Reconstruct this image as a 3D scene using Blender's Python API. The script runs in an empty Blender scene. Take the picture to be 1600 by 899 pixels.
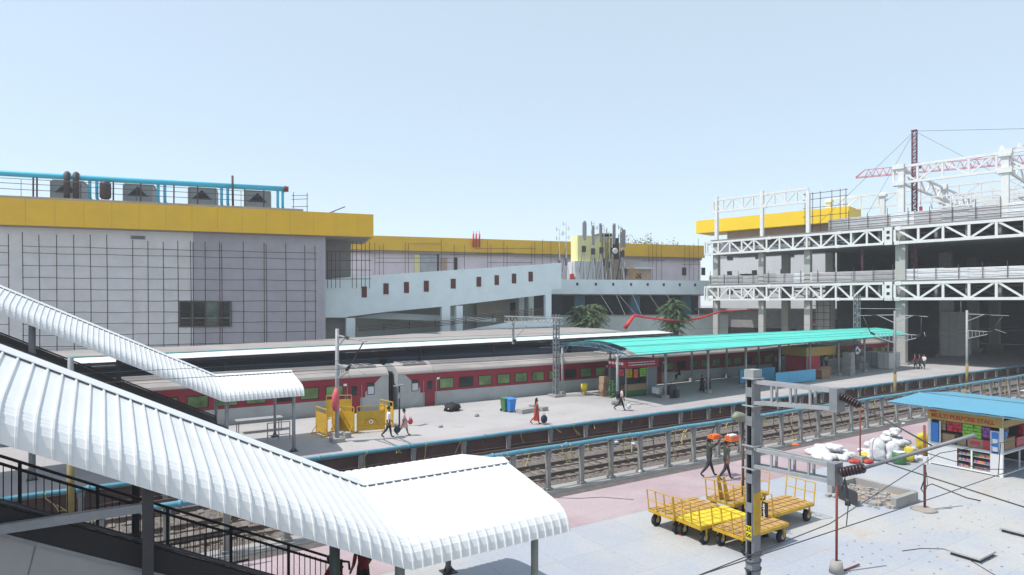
import bpy, math, random
from mathutils import Vector as V, Matrix, noise
random.seed(7)
R = math.radians
C = bpy.context.scene.collection
scene = bpy.context.scene

# ------------------------------------------------------------------ camera, sky, sun, exposure
# world axes: X runs along the tracks, Y across them (away from the viewer), Z up, platform tops at z = 0
CZ = 7.7; F = 995.0; HY = 473.0
cam_d = bpy.data.cameras.new('camera'); cam = bpy.data.objects.new('camera', cam_d); C.objects.link(cam)
cam.location = (0, 0, CZ)
cam.rotation_euler = (R(90), 0, -math.atan2(.5402, .8415))
cam_d.sensor_width = 36; cam_d.lens = F / 1600 * 36; cam_d.shift_y = (HY - 449.5) / 1600
cam_d.clip_start = .1; cam_d.clip_end = 6000
scene.camera = cam
SUN_EL, SUN_AZ = 60, 17           # sun stands to -X and a little to +Y
w = bpy.data.worlds.new('World'); scene.world = w; w.use_nodes = True
nt = w.node_tree; bg = nt.nodes['Background']
sky = nt.nodes.new('ShaderNodeTexSky'); sky.sky_type = 'NISHITA'; sky.sun_disc = False
sky.sun_elevation = R(SUN_EL); sky.altitude = 0; sky.air_density = 1.0; sky.dust_density = .3; sky.ozone_density = 3.0
tosun = V((-math.cos(R(SUN_AZ)) * math.cos(R(SUN_EL)), math.sin(R(SUN_AZ)) * math.cos(R(SUN_EL)), math.sin(R(SUN_EL))))
sky.sun_rotation = math.atan2(tosun.x, tosun.y)
veil = nt.nodes.new('ShaderNodeMix'); veil.data_type = 'RGBA'; veil.inputs['Factor'].default_value = .6   # thin bright summer haze over the clear sky
veil.inputs['B'].default_value = (4.1, 4.8, 5.1, 1)
nt.links.new(sky.outputs[0], veil.inputs['A']); nt.links.new(veil.outputs['Result'], bg.inputs[0]); bg.inputs[1].default_value = .142
sd = bpy.data.lights.new('sun', 'SUN'); sd.energy = 3.5; sd.angle = R(.5); sd.color = (1, .96, .9)
sun = bpy.data.objects.new('sun', sd); C.objects.link(sun); sun.location = (0, 0, 60)
sun.rotation_euler = (-tosun).to_track_quat('-Z', 'Y').to_euler()
scene.view_settings.view_transform = 'Standard'; scene.view_settings.look = 'None'
scene.view_settings.exposure = 0.45; scene.view_settings.gamma = 1
scene.render.engine = 'CYCLES'
scene.cycles.max_bounces = 6; scene.cycles.diffuse_bounces = 3; scene.cycles.use_denoising = True

# ------------------------------------------------------------------ helpers
def _ray(px): return (px - 800) / F
def G(px, py, z=0.0):
    r = _ray(px); d = F * (CZ - z) / (py - HY)
    return V((d * (.8415 * r + .5402), d * (.8415 - .5402 * r), z))
def P(px, py, d):
    r = _ray(px)
    return V((d * (.8415 * r + .5402), d * (.8415 - .5402 * r), CZ - (py - HY) * d / F))
def onY(px, py, Y): return P(px, py, Y / (.8415 - .5402 * _ray(px)))
def onX(px, py, X): return P(px, py, X / (.8415 * _ray(px) + .5402))

def mat(name, col, rough=.65, var=.12, scale=2.0, metal=0.0, bump=0.0, dirt=None, dirt_amt=0.0, stretch=None, spec=.4):
    m = bpy.data.materials.new(name); m.use_nodes = True
    n = m.node_tree.nodes; l = m.node_tree.links; b = n['Principled BSDF']
    b.inputs['Roughness'].default_value = rough; b.inputs['Metallic'].default_value = metal
    b.inputs['Specular IOR Level'].default_value = spec
    tc = n.new('ShaderNodeTexCoord'); src = tc.outputs['Object']
    if stretch:
        mp = n.new('ShaderNodeMapping'); mp.inputs['Scale'].default_value = stretch
        l.new(src, mp.inputs[0]); src = mp.outputs[0]
    nz = n.new('ShaderNodeTexNoise'); nz.inputs['Scale'].default_value = scale; nz.inputs['Detail'].default_value = 6; nz.inputs['Roughness'].default_value = .65
    l.new(src, nz.inputs['Vector'])
    rp = n.new('ShaderNodeValToRGB'); l.new(nz.outputs['Fac'], rp.inputs[0])
    rp.color_ramp.elements[0].position = .3; rp.color_ramp.elements[1].position = .7
    rp.color_ramp.elements[0].color = (*[c * (1 - var) for c in col], 1)
    rp.color_ramp.elements[1].color = (*[min(1, c * (1 + var)) for c in col], 1)
    out = rp.outputs[0]
    if dirt:
        n2 = n.new('ShaderNodeTexNoise'); n2.inputs['Scale'].default_value = scale * .37; n2.inputs['Detail'].default_value = 8; n2.inputs['Roughness'].default_value = .7
        l.new(src, n2.inputs['Vector'])
        r2 = n.new('ShaderNodeValToRGB'); r2.color_ramp.elements[0].position = .5; r2.color_ramp.elements[1].position = .75
        l.new(n2.outputs['Fac'], r2.inputs[0])
        r2.color_ramp.elements[1].color = (dirt_amt,) * 3 + (1,)
        mx = n.new('ShaderNodeMix'); mx.data_type = 'RGBA'
        l.new(r2.outputs[0], mx.inputs['Factor']); l.new(out, mx.inputs['A']); mx.inputs['B'].default_value = (*dirt, 1)
        out = mx.outputs['Result']
    l.new(out, b.inputs['Base Color'])
    if bump:
        bp = n.new('ShaderNodeBump'); bp.inputs['Strength'].default_value = bump; bp.inputs['Distance'].default_value = .05
        l.new(nz.outputs['Fac'], bp.inputs['Height']); l.new(bp.outputs[0], b.inputs['Normal'])
    return m

OFF = {}
class MB:
    """collects shapes and links them as one mesh object"""
    def __init__(s, mt=None, T=None):
        s.v = []; s.f = []; s.mi = []; s.sm = []; s.mats = []; s.T = T; s.cur = 0
        if mt: s.m(mt)
    def m(s, mt):
        if mt not in s.mats: s.mats.append(mt)
        s.cur = s.mats.index(mt); return s
    def add(s, vs, fs, smooth=False):
        o = len(s.v)
        s.v += [(s.T @ V(p)) if s.T else V(p) for p in vs]
        for f in fs: s.f.append([i + o for i in f]); s.mi.append(s.cur); s.sm.append(smooth)
        return s
    def box(s, x0, x1, y0, y1, z0, z1):
        return s.add([(x0,y0,z0),(x1,y0,z0),(x1,y1,z0),(x0,y1,z0),(x0,y0,z1),(x1,y0,z1),(x1,y1,z1),(x0,y1,z1)],
                     [(3,2,1,0),(4,5,6,7),(0,1,5,4),(1,2,6,5),(2,3,7,6),(3,0,4,7)])
    def cbox(s, c, sx, sy, sz, rz=0.0):
        ca, sa = math.cos(rz), math.sin(rz); vs = []
        for z in (0, sz):
            for x, y in ((-sx/2,-sy/2),(sx/2,-sy/2),(sx/2,sy/2),(-sx/2,sy/2)):
                vs.append((c[0] + x*ca - y*sa, c[1] + x*sa + y*ca, c[2] + z))
        return s.add(vs, [(3,2,1,0),(4,5,6,7),(0,1,5,4),(1,2,6,5),(2,3,7,6),(3,0,4,7)])
    def bar(s, p, q, w, h=None, up=(0,0,1)):
        p, q = V(p), V(q); h = h or w; d = (q - p).normalized(); u = V(up)
        if abs(d.dot(u)) > .98: u = V((1,0,0))
        a = d.cross(u).normalized(); b = a.cross(d).normalized(); vs = []
        for e in (p, q):
            for i, j in ((-1,-1),(1,-1),(1,1),(-1,1)): vs.append(e + a*(i*w/2) + b*(j*h/2))
        return s.add(vs, [(0,1,2,3),(7,6,5,4),(4,5,1,0),(5,6,2,1),(6,7,3,2),(7,4,0,3)])
    def tube(s, p, q, r, r2=None, n=8, cap=True):
        return s.path([p, q], r, n, [r, r if r2 is None else r2], cap)
    def path(s, pts, r, n=6, rs=None, cap=True):
        pts = [V(p) for p in pts]; vs = []; fs = []; k = len(pts); a = None
        for i, p in enumerate(pts):
            d = (pts[min(i+1,k-1)] - pts[max(i-1,0)])
            d = d.normalized() if d.length > 1e-6 else V((0,0,1))
            if a is None:
                a = d.cross(V((0,0,1)) if abs(d.z) < .95 else V((1,0,0))).normalized()
            else:
                a = (a - d*a.dot(d)).normalized()
            b = d.cross(a); rr = rs[i] if rs else r
            for j in range(n):
                t = 2*math.pi*j/n; vs.append(p + a*(math.cos(t)*rr) + b*(math.sin(t)*rr))
        for i in range(k-1):
            for j in range(n):
                fs.append((i*n+j, i*n+(j+1)%n, (i+1)*n+(j+1)%n, (i+1)*n+j))
        s.add(vs, fs, n > 5)
        if cap:
            o = len(s.v) - len(vs)
            for f in (list(range(n))[::-1], [(k-1)*n+j for j in range(n)]):
                s.f.append([o+i for i in f]); s.mi.append(s.cur); s.sm.append(False)
        return s
    def prism(s, poly, vec):
        n = len(poly); vec = V(vec); a = [V(p) for p in poly]
        fs = [tuple(range(n))[::-1], tuple(range(n, 2*n))] + [(i, (i+1)%n, n+(i+1)%n, n+i) for i in range(n)]
        return s.add(a + [p + vec for p in a], fs)
    def sheet(s, grid, smooth=False):
        m = len(grid[0]); vs = [p for row in grid for p in row]
        fs = [(i*m+j, i*m+j+1, (i+1)*m+j+1, (i+1)*m+j) for i in range(len(grid)-1) for j in range(m-1)]
        return s.add(vs, fs, smooth)
    def blob(s, c, rx, ry, rz, seed=0, amp=.15, n=14, m=9, flat=False):
        c = V(c); vs = []; fs = []
        for i in range(m+1):
            th = math.pi*i/m
            for j in range(n):
                ph = 2*math.pi*j/n
                d = V((math.sin(th)*math.cos(ph), math.sin(th)*math.sin(ph), math.cos(th)))
                k = 1 + amp*noise.noise(d*2.1 + V((seed*3.7, seed*1.3, 0))) + amp*.6*noise.noise(d*5 + V((seed, 0, seed*2)))
                z = d.z*rz*k
                if flat and z < -rz*.6: z = -rz*.6
                vs.append(c + V((d.x*rx*k, d.y*ry*k, z)))
        for i in range(m):
            for j in range(n): fs.append((i*n+j, (i+1)*n+j, (i+1)*n+(j+1)%n, i*n+(j+1)%n))
        return s.add(vs, fs, True)
    def build(s, name, parent=None, world=True):
        me = bpy.data.meshes.new(name); off = OFF.get(parent.name, V()) if (parent and world) else V()
        me.from_pydata([tuple(p - off) for p in s.v], [], s.f)
        for mt in s.mats: me.materials.append(mt)
        me.polygons.foreach_set('material_index', s.mi); me.polygons.foreach_set('use_smooth', s.sm)
        me.update()
        o = bpy.data.objects.new(name, me); C.objects.link(o)
        if parent: o.parent = parent; OFF[o.name] = OFF.get(parent.name, V())
        return o
def tag(o, label, cat, group=None):
    o['label'] = label; o['category'] = cat
    if group: o['group'] = group
    return o
def struct(o): o['kind'] = 'structure'; return o
def thing(name, label, cat, loc=(0,0,0), group=None):
    o = bpy.data.objects.new(name, None); C.objects.link(o); o.location = loc; o.empty_display_size = .3
    OFF[o.name] = V(loc); return tag(o, label, cat, group)
def dup(root, loc, rz=0.0, label=None, group=None):
    def cp(o, par):
        c = o.copy(); C.objects.link(c)
        if par: c.parent = par
        for ch in list(o.children): cp(ch, c)
        return c
    r = cp(root, None); r.location = loc; r.rotation_euler = (0, 0, rz)
    if label: r['label'] = label
    if group: r['group'] = group
    return r
def lettering(s, size, M, mt, parent, name='lettering', depth=.01, bold=0.0, width=None):
    cu = bpy.data.curves.new('t', 'FONT'); cu.body = s; cu.size = size; cu.align_x = 'CENTER'; cu.align_y = 'CENTER'; cu.extrude = depth; cu.offset = bold
    t = bpy.data.objects.new('t', cu); C.objects.link(t)
    dg = bpy.context.evaluated_depsgraph_get(); me = bpy.data.meshes.new_from_object(t.evaluated_get(dg))
    bpy.data.objects.remove(t)
    if width:
        xs = [v.co.x for v in me.vertices]; k = width / (max(xs) - min(xs)); me.transform(Matrix.Diagonal((k, 1, 1, 1)))
    me.transform(Matrix.Translation(-OFF.get(parent.name, V())) @ M)
    me.name = name; me.materials.clear(); me.materials.append(mt)
    o = bpy.data.objects.new(name, me); C.objects.link(o); o.parent = parent; OFF[o.name] = OFF.get(parent.name, V()); return o
def frame(o, ex, ey=None, ez=(0,0,1)):
    ex = V(ex).normalized(); ez = V(ez).normalized(); ey = V(ey).normalized() if ey else ez.cross(ex)
    return Matrix(((ex.x,ey.x,ez.x,o[0]),(ex.y,ey.y,ez.y,o[1]),(ex.z,ey.z,ez.z,o[2]),(0,0,0,1)))

# ------------------------------------------------------------------ materials
M_white = mat('white_coated_sheet', (.68,.69,.695), .45, .05, 1.5, dirt=(.56,.545,.52), dirt_amt=.5)
M_steelw = mat('white_painted_steel', (.68,.685,.675), .5, .08, 3)
M_grey = mat('galvanised_steel', (.20,.21,.225), .5, .15, 4)
M_lgrey = mat('light_grey_steel', (.31,.32,.33), .5, .12, 4)
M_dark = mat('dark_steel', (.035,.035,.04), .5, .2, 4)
M_clad = mat('grey_cladding', (.27,.27,.275), .5, .08, 1.2)
M_cladd = mat('dark_cladding', (.11,.105,.105), .6, .12, 1.2)
M_black = mat('black', (.012,.012,.014), .7, .2, 6)
M_conc = mat('concrete', (.31,.30,.285), .85, .12, 1.5, bump=.1, dirt=(.25,.23,.21), dirt_amt=.5)
M_concd = mat('darker_concrete', (.26,.255,.25), .85, .15, 1.5)  # darker concrete tone for soffits, steps, posts and blocks
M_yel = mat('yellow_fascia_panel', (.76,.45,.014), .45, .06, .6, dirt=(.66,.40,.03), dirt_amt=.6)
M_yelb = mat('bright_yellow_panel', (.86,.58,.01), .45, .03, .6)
M_wallL = mat('pale_cladding_wall', (.69,.69,.70), .6, .08, .7, dirt=(.53,.53,.53), dirt_amt=.5)
M_wallD = mat('lilac_grey_wall', (.41,.395,.44), .6, .1, .7, dirt=(.38,.36,.40), dirt_amt=.5)
M_pink = mat('lilac_white_wall', (.76,.69,.75), .8, .1, .3, dirt=(.45,.38,.38), dirt_amt=.6)
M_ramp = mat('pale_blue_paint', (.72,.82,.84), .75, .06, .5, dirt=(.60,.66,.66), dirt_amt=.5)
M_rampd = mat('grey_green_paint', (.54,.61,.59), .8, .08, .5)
M_vent = mat('red_brown_louvre', (.14,.035,.03), .7, .15, 5)
M_cream = mat('cream_plaster', (.50,.46,.40), .85, .1, .5)
M_bluec = mat('blue_column_paint', (.05,.16,.27), .6, .1, 1)
M_navy = mat('navy_coach_paint', (.018,.035,.065), .5, .2, 1)
M_train = mat('red_coach_paint', (.25,.016,.034), .55, .16, .8, dirt=(.17,.04,.045), dirt_amt=.7)
M_traing = mat('grey_coach_paint', (.36,.38,.38), .45, .1, 1, dirt=(.26,.25,.23), dirt_amt=.5)
M_roof = mat('dusty_coach_roof', (.37,.335,.315), .8, .2, 1, dirt=(.22,.19,.17), dirt_amt=.6, stretch=(.3,2,1))
M_gland = mat('green_tinted_window', (.14,.21,.09), .15, .7, .5)
M_glass = mat('dark_window', (.02,.025,.025), .1, .3, 1)
M_glassl = mat('frosted_window', (.5,.53,.55), .25, .1, 1)
M_turq = mat('turquoise_roof_sheet', (.085,.54,.45), .55, .09, .8, dirt=(.17,.48,.42), dirt_amt=.7, stretch=(.6,1.6,1))
M_turqs = mat('teal_gutter_sheet', (.15,.5,.48), .5, .05, 1)  # teal colour of the long canopy's gutter
M_bframe = mat('blue_grey_steel_frame', (.10,.19,.25), .5, .1, 3)
M_sky = mat('light_blue_roof_sheet', (.095,.29,.41), .5, .06, .8, dirt=(.15,.32,.41), dirt_amt=.4)
M_pipe = mat('light_blue_pipe', (.10,.28,.37), .45, .15, 2, dirt=(.19,.26,.29), dirt_amt=.5)
M_pipeb = mat('sky_blue_pipe', (.05,.46,.66), .35, .05, 2)
M_ylw = mat('yellow_cart_paint', (.52,.315,.02), .55, .2, 3, dirt=(.26,.17,.06), dirt_amt=.7)
M_ylwb = mat('fresh_yellow_sheet', (.66,.52,.02), .5, .08, 3)
M_deck = mat('worn_yellow_deck', (.42,.26,.08), .75, .25, 4, dirt=(.24,.17,.10), dirt_amt=.7)
M_rub = mat('rubber', (.02,.02,.02), .8, .2, 6)
M_rust = mat('rusty_red_pipe', (.20,.05,.035), .7, .2, 5)
M_brown = mat('rusty_scaffold_tube', (.085,.05,.04), .75, .3, 3)
M_red = mat('red_paint', (.55,.025,.03), .5, .12, 2)
M_redc = mat('crane_red', (.62,.09,.10), .5, .1, 2)
M_purp = mat('purple_brown_mast', (.16,.045,.08), .6, .15, 3)
M_orange = mat('orange_plastic', (.72,.15,.03), .45, .1, 3)
M_corr = mat('galvanised_hoarding', (.40,.40,.42), .5, .14, .5)
M_sack = mat('white_woven_sack', (.62,.62,.63), .9, .2, 7, bump=1.0)
M_sacky = mat('yellow_sack', (.55,.46,.03), .6, .12, 5)
M_green = mat('green_plastic', (.05,.17,.06), .45, .1, 3)
M_blue = mat('blue_plastic', (.04,.22,.62), .45, .1, 3)
M_hoardb = mat('blue_hoarding_sheet', (.10,.38,.58), .5, .08, 1)
M_card = mat('brown_cardboard', (.34,.22,.14), .85, .12, 4)
M_leaf = mat('palm_leaf', (.07,.10,.03), .6, .45, 1.2)
M_leaf2 = mat('dark_leaf', (.045,.085,.025), .6, .45, 1.5)
M_bark = mat('bark', (.16,.12,.08), .9, .25, 4)
M_ins = mat('dark_insulator', (.045,.03,.035), .3, .2, 6)
M_cable = mat('cable', (.06,.06,.065), .6, .2, 6)
M_hose = mat('yellow_brown_hose', (.40,.32,.12), .6, .3, 1)
M_hosed = mat('dark_hose', (.07,.06,.05), .6, .3, 1)
M_skin = mat('skin', (.22,.11,.065), .6, .08, 6)
M_hair = mat('hair', (.012,.01,.01), .6, .2, 9)
M_ylim = mat('lime_yellow_wall', (.80,.76,.36), .75, .06, .6)
M_gold = mat('dull_gold_wall', (.38,.30,.06), .75, .1, .6)
M_tan = mat('tan_plaster', (.46,.34,.27), .85, .12, .6)
M_wht = mat('white_plaster', (.56,.57,.59), .8, .06, .5, dirt=(.6,.57,.55), dirt_amt=.4)
M_ant = mat('antenna_grey', (.40,.41,.42), .5, .15, 3)
M_tank = mat('dark_brown_tank', (.05,.035,.035), .6, .15, 3)
M_chill = mat('grey_cooling_unit', (.24,.25,.25), .6, .12, 2)
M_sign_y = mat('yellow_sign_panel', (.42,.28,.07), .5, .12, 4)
M_letr = mat('red_letter', (.45,.04,.02), .5, .05, 4)
M_letw = mat('white_letter', (.8,.78,.78), .5, .05, 4)
M_maroon = mat('maroon_cloth', (.13,.012,.02), .85, .15, 8)

def slab_mat(name, c1, c2, stain, joint=(2.0, 2.0), jcol=.8):
    m = bpy.data.materials.new(name); m.use_nodes = True
    n = m.node_tree.nodes; l = m.node_tree.links; b = n['Principled BSDF']; b.inputs['Roughness'].default_value = .8; b.inputs['Specular IOR Level'].default_value = .25
    tc = n.new('ShaderNodeTexCoord')
    def noise_ramp(sc, p0, p1, det=6, rough=.6):
        z = n.new('ShaderNodeTexNoise'); z.inputs['Scale'].default_value = sc; z.inputs['Detail'].default_value = det; z.inputs['Roughness'].default_value = rough
        l.new(tc.outputs['Object'], z.inputs['Vector'])
        r = n.new('ShaderNodeMapRange'); r.inputs['From Min'].default_value = p0; r.inputs['From Max'].default_value = p1; l.new(z.outputs['Fac'], r.inputs['Value'])
        return r.outputs[0]
    def mix(f, a, bcol, mode='MIX'):
        x = n.new('ShaderNodeMix'); x.data_type = 'RGBA'; x.blend_type = mode
        for s, v in (('Factor', f), ('A', a), ('B', bcol)):
            if isinstance(v, (tuple, list)): x.inputs[s].default_value = (*v, 1)
            elif isinstance(v, float): x.inputs[s].default_value = v
            else: l.new(v, x.inputs[s])
        return x.outputs['Result']
    col = mix(noise_ramp(.22, .42, .58, 4, .55), c1, c2)
    col = mix(noise_ramp(.55, .56, .78, 8, .7), col, stain)
    fine = noise_ramp(9, .3, .75, 5, .7)
    fr = n.new('ShaderNodeMapRange'); fr.inputs['To Min'].default_value = .88; fr.inputs['To Max'].default_value = 1.06; l.new(fine, fr.inputs['Value'])
    cc = n.new('ShaderNodeCombineColor'); [l.new(fr.outputs[0], cc.inputs[i]) for i in range(3)]
    col = mix(1.0, col, cc.outputs[0], 'MULTIPLY')
    br = n.new('ShaderNodeTexBrick'); br.offset = 0; br.inputs['Scale'].default_value = 1; br.inputs['Brick Width'].default_value = joint[0]; br.inputs['Row Height'].default_value = joint[1]
    br.inputs['Mortar Size'].default_value = .012; br.inputs['Color1'].default_value = (1,1,1,1); br.inputs['Color2'].default_value = (.96,.96,.965,1); br.inputs['Mortar'].default_value = (jcol,)*3 + (1,)
    l.new(tc.outputs['Object'], br.inputs['Vector'])
    col = mix(1.0, col, br.outputs['Color'], 'MULTIPLY')
    sp = noise_ramp(3.2, .70, .74, 3, .5)
    sp2 = n.new('ShaderNodeMath'); sp2.operation = 'MULTIPLY'; sp2.inputs[1].default_value = .35; l.new(sp, sp2.inputs[0])
    col = mix(sp2.outputs[0], col, tuple(c * .5 for c in stain))
    l.new(col, b.inputs['Base Color'])
    return m
M_plat = slab_mat('washed_blue_grey_paving', (.365,.385,.43), (.43,.425,.415), (.44,.355,.29), (1.9, 1.9), .84)
M_platp = slab_mat('pink_edge_tiles', (.37,.265,.285), (.42,.335,.35), (.40,.355,.345), (.6, .6), .9)
M_plat2 = slab_mat('pale_far_paving', (.39,.37,.37), (.425,.405,.40), (.30,.265,.24), (2.4, 2.4), .86)
M_platf = slab_mat('faint_pink_edge', (.39,.34,.345), (.42,.38,.38), (.31,.265,.255), (.6,.6), .95)
M_cope = mat('dark_coping', (.10,.085,.08), .9, .3, 3)
M_riser = mat('red_brown_riser', (.13,.075,.07), .9, .25, .9, dirt=(.05,.045,.045), dirt_amt=.7)
M_earth = mat('dusty_ground', (.30,.26,.235), .95, .2, .4, bump=.2)
M_ballast = mat('stone_ballast', (.15,.128,.115), .95, .6, 9, bump=.8, dirt=(.22,.18,.155), dirt_amt=.6)
M_rail = mat('rusty_rail', (.13,.10,.09), .5, .2, 3)
M_sleeper = mat('concrete_sleeper', (.19,.168,.15), .9, .15, 3)

# ------------------------------------------------------------------ ground, platforms, tracks
g = MB(M_earth); g.box(-900, 1500, -900, 1500, -1.6, -1.06); struct(g.build('ground'))
p = MB(M_plat); p.box(-70, 150, 7.2, 20.6, -1.058, 0)
p.m(M_platp).add([(-70,17.2,.004),(150,17.2,.004),(150,20.15,.004),(-70,20.15,.004)], [(0,1,2,3)])
p.m(M_cope).add([(-70,20.15,.005),(150,20.15,.005),(150,20.6,.005),(-70,20.6,.005)], [(0,1,2,3)])
M_dash = mat('dark_paving_mark', (.16,.18,.21), .9, .2, 3); p.m(M_dash)
for i in range(46):
    for j in range(9):
        x = 13.2 + i*.55 + (.27 if j % 2 else 0); y = 7.9 + j*.42 + .02*(i % 3)
        if random.random() < .5 or (y > 10.6 and x < 16): continue
        x += random.uniform(-.05,.05); y += random.uniform(-.05,.05); a = random.uniform(.05,.085)
        p.add([(x,y,.004),(x+a,y+.01,.004),(x+a+.02,y+.07,.004),(x+.01,y+.06,.004)], [(0,1,2,3)])
struct(p.build('near_platform'))
p = MB(M_plat2); p.box(-70, 150, 31.9, 43.2, -1.057, 0)
p.m(M_riser); p.box(-70, 150, 31.84, 31.896, -1.05, -.16)
p.m(M_conc); p.box(-70, 150, 31.78, 31.897, -.155, -.004)
p.m(M_platf).add([(-70,32.4,.004),(150,32.4,.004),(150,33.3,.004),(-70,33.3,.004)], [(0,1,2,3)])
struct(p.build('middle_platform'))
p = MB(M_conc); p.box(-70, 64, 50.2, 52.6, -1.056, 0); struct(p.build('outer_platform'))
p = MB(M_conc)
p.box(-70, 150, 23.3, 24.25, -1.05, -.93); struct(p.build('drain_walkway'))
def track(y, x0, x1):
    b = MB(M_ballast)
    grid = []; n = int((x1-x0)/.5); yy = (-1.95,-1.6,-1.3,-.9,-.5,0,.5,.9,1.3,1.6,1.95)
    for i in range(n+1):
        x = x0 + (x1-x0)*i/n
        grid.append([(x, y+q, -1.05 + (0 if abs(q) > 1.9 else .1 if abs(q) > 1.5 else .17) + (0 if abs(q) > 1.9 else .05*noise.noise((x*1.7, q*2+y, 0)))) for q in yy])
    b.sheet([r[::-1] for r in grid]); root = struct(b.build('railway_track'))
    sl = MB(M_sleeper); k = int((x1-x0)/.62)
    for i in range(k):
        x = x0 + .62*i; sl.box(x, x+.24, y-1.35, y+1.35, -.98, -.845)
    o = sl.build('sleeper', root); o['kind'] = 'stuff'
    for s in (-.84, .84):
        r = MB(M_rail); r.box(x0, x1, y+s-.07, y+s+.07, -.842, -.82); r.box(x0, x1, y+s-.012, y+s+.012, -.819, -.72); r.box(x0, x1, y+s-.036, y+s+.036, -.719, -.68)
        r.build('rail', root)
track(26.2, -60, 145); track(30.0, -60, 145); track(45.1, -60, 60); track(5.3, -30, 90)

# loose stones between and beside the rails
st = MB(M_ballast)
for i in range(5200):
    x = random.uniform(-12, 75); y = random.choice((random.uniform(24.3,31.6), random.uniform(24.3, 28.2)))
    if x > 45 and random.random() < .5: continue
    a = random.uniform(.03,.075); z = -.98 if 28.0 < y < 28.3 else -.9
    if abs(y-26.2) < 1.5 or abs(y-30) < 1.5: z = -.88
    else: z = -1.05
    c = V((x,y,z+a*.3)); r_ = random.random()*3
    st.cbox((x,y,z-a*.3), a*1.4, a, a*.9, r_)
o = st.build('ballast_stones'); o['kind'] = 'stuff'
# scraps of paper and plastic on the track bed
def scrap(px, py, z, col, label, sx=.28):
    c = G(px, py, z); b = MB(col); b.blob((c.x, c.y, z+.07), sx, sx*.7, .1, px, .6, 9, 6); tag(b.build('litter'), label, 'litter', 'litter along the tracks')
scrap(960, 694, -.85, M_sack, 'crumpled white paper on the ballast under the blue pipe, left of a smaller scrap', .3)
scrap(990, 696, -.85, M_sack, 'smaller white scrap of paper on the ballast under the blue pipe', .2)
scrap(1243, 697, -.95, M_orange, 'crumpled orange and white wrapper beside the platform edge near the pipe posts', .3)
scrap(1262, 690, -.95, M_sack, 'torn white paper lying among the pipe post feet', .35)
scrap(1412, 664, -.95, M_sack, 'tiny white scrap on the track bed left of the stall roof', .15)
scrap(1598, 612, -.95, M_sack, 'heap of white plastic on the tracks behind the stall roof', .8)
scrap(637, 716, -1.0, M_sack, 'white sheet bundle on the track bed beyond the large white canopy', .55)
scrap(1000, 740, -.95, M_sack, 'scrap of white plastic on the walkway below the pipe posts', .12)

# ------------------------------------------------------------------ water pipelines along the tracks
def pipeline(y, z, zb, x0, x1, step, label, hoses, seed, rails):
    rnd = random.Random(seed)
    root = thing('water_pipeline', label, 'pipeline', (x0, y, zb), 'water pipelines between the tracks')
    pts = [(x0 + (x1-x0)*i/70, y, z + .015*math.sin(i*1.7)) for i in range(71)]
    b = MB(M_pipe); b.path(pts, .11, 8)
    for i in range(0, 70, 3): b.tube((pts[i][0], y, z), (pts[i][0]+.12, y, z), .135, n=8)
    b.build('pipe', root)
    x = x0 + .3; k = 0
    while x < x1:
        b = MB(M_concd); h = z - .1
        b.prism([(x-.1,y-.09,zb),(x+.1,y-.09,zb),(x+.1,y+.09,zb),(x-.1,y+.09,zb)], (0,0,h-zb))
        b.prism([(x-.17,y-.15,zb),(x+.17,y-.15,zb),(x+.17,y+.15,zb),(x-.17,y+.15,zb)], (0,0,.12))
        b.m(M_grey).box(x-.13, x+.13, y-.125, y-.1, h-.2, h-.02)
        b.build('post', root); x += step*rnd.uniform(.94,1.06); k += 1
    for q in rails:
        b = MB(M_brown); b.path([(x0+(x1-x0)*i/60, y+.13, zb+(z-zb)*q + .04*math.sin(i*2.3)) for i in range(61)], .032, 5); b.build('thin_pipe', root)
    for i in range(hoses):
        x = x0 + (x1-x0)*(i+rnd.random())/hoses; b = MB(M_hose if rnd.random() < .55 else M_hosed)
        ys = y + rnd.choice((-.15, .2)); d = rnd.uniform(.2,.95); zl = z - (z-zb)*d
        t = rnd.uniform(-.5,.5); pts = [(x, y, z+.06), (x+.04, ys, z+.02)]
        for s in range(1, 6):
            u = s/5; pts.append((x + t*u + .05*math.sin(5*u+i), ys + .12*math.sin(3*u), z - (z-zl)*u))
        if rnd.random() < .55:
            for s in range(1, 7): pts.append((x + t + .32*math.sin(s*.55), ys + .1, zl - .12 + .12*math.cos(s*.9) + s*.05))
        b.path(pts, rnd.uniform(.018,.034), 5); b.build('hose', root)
    return root
pipeline(23.75, 1.02, -.93, -10, 84, 1.93, 'blue water pipe on concrete posts along the near platform edge, hung with hoses', 84, 3, (.22, .5))
pipeline(31.45, .06, -1.05, -10, 100, 2.9, 'blue water pipe running along the wall of the middle platform', 55, 5, (.3,))

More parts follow.
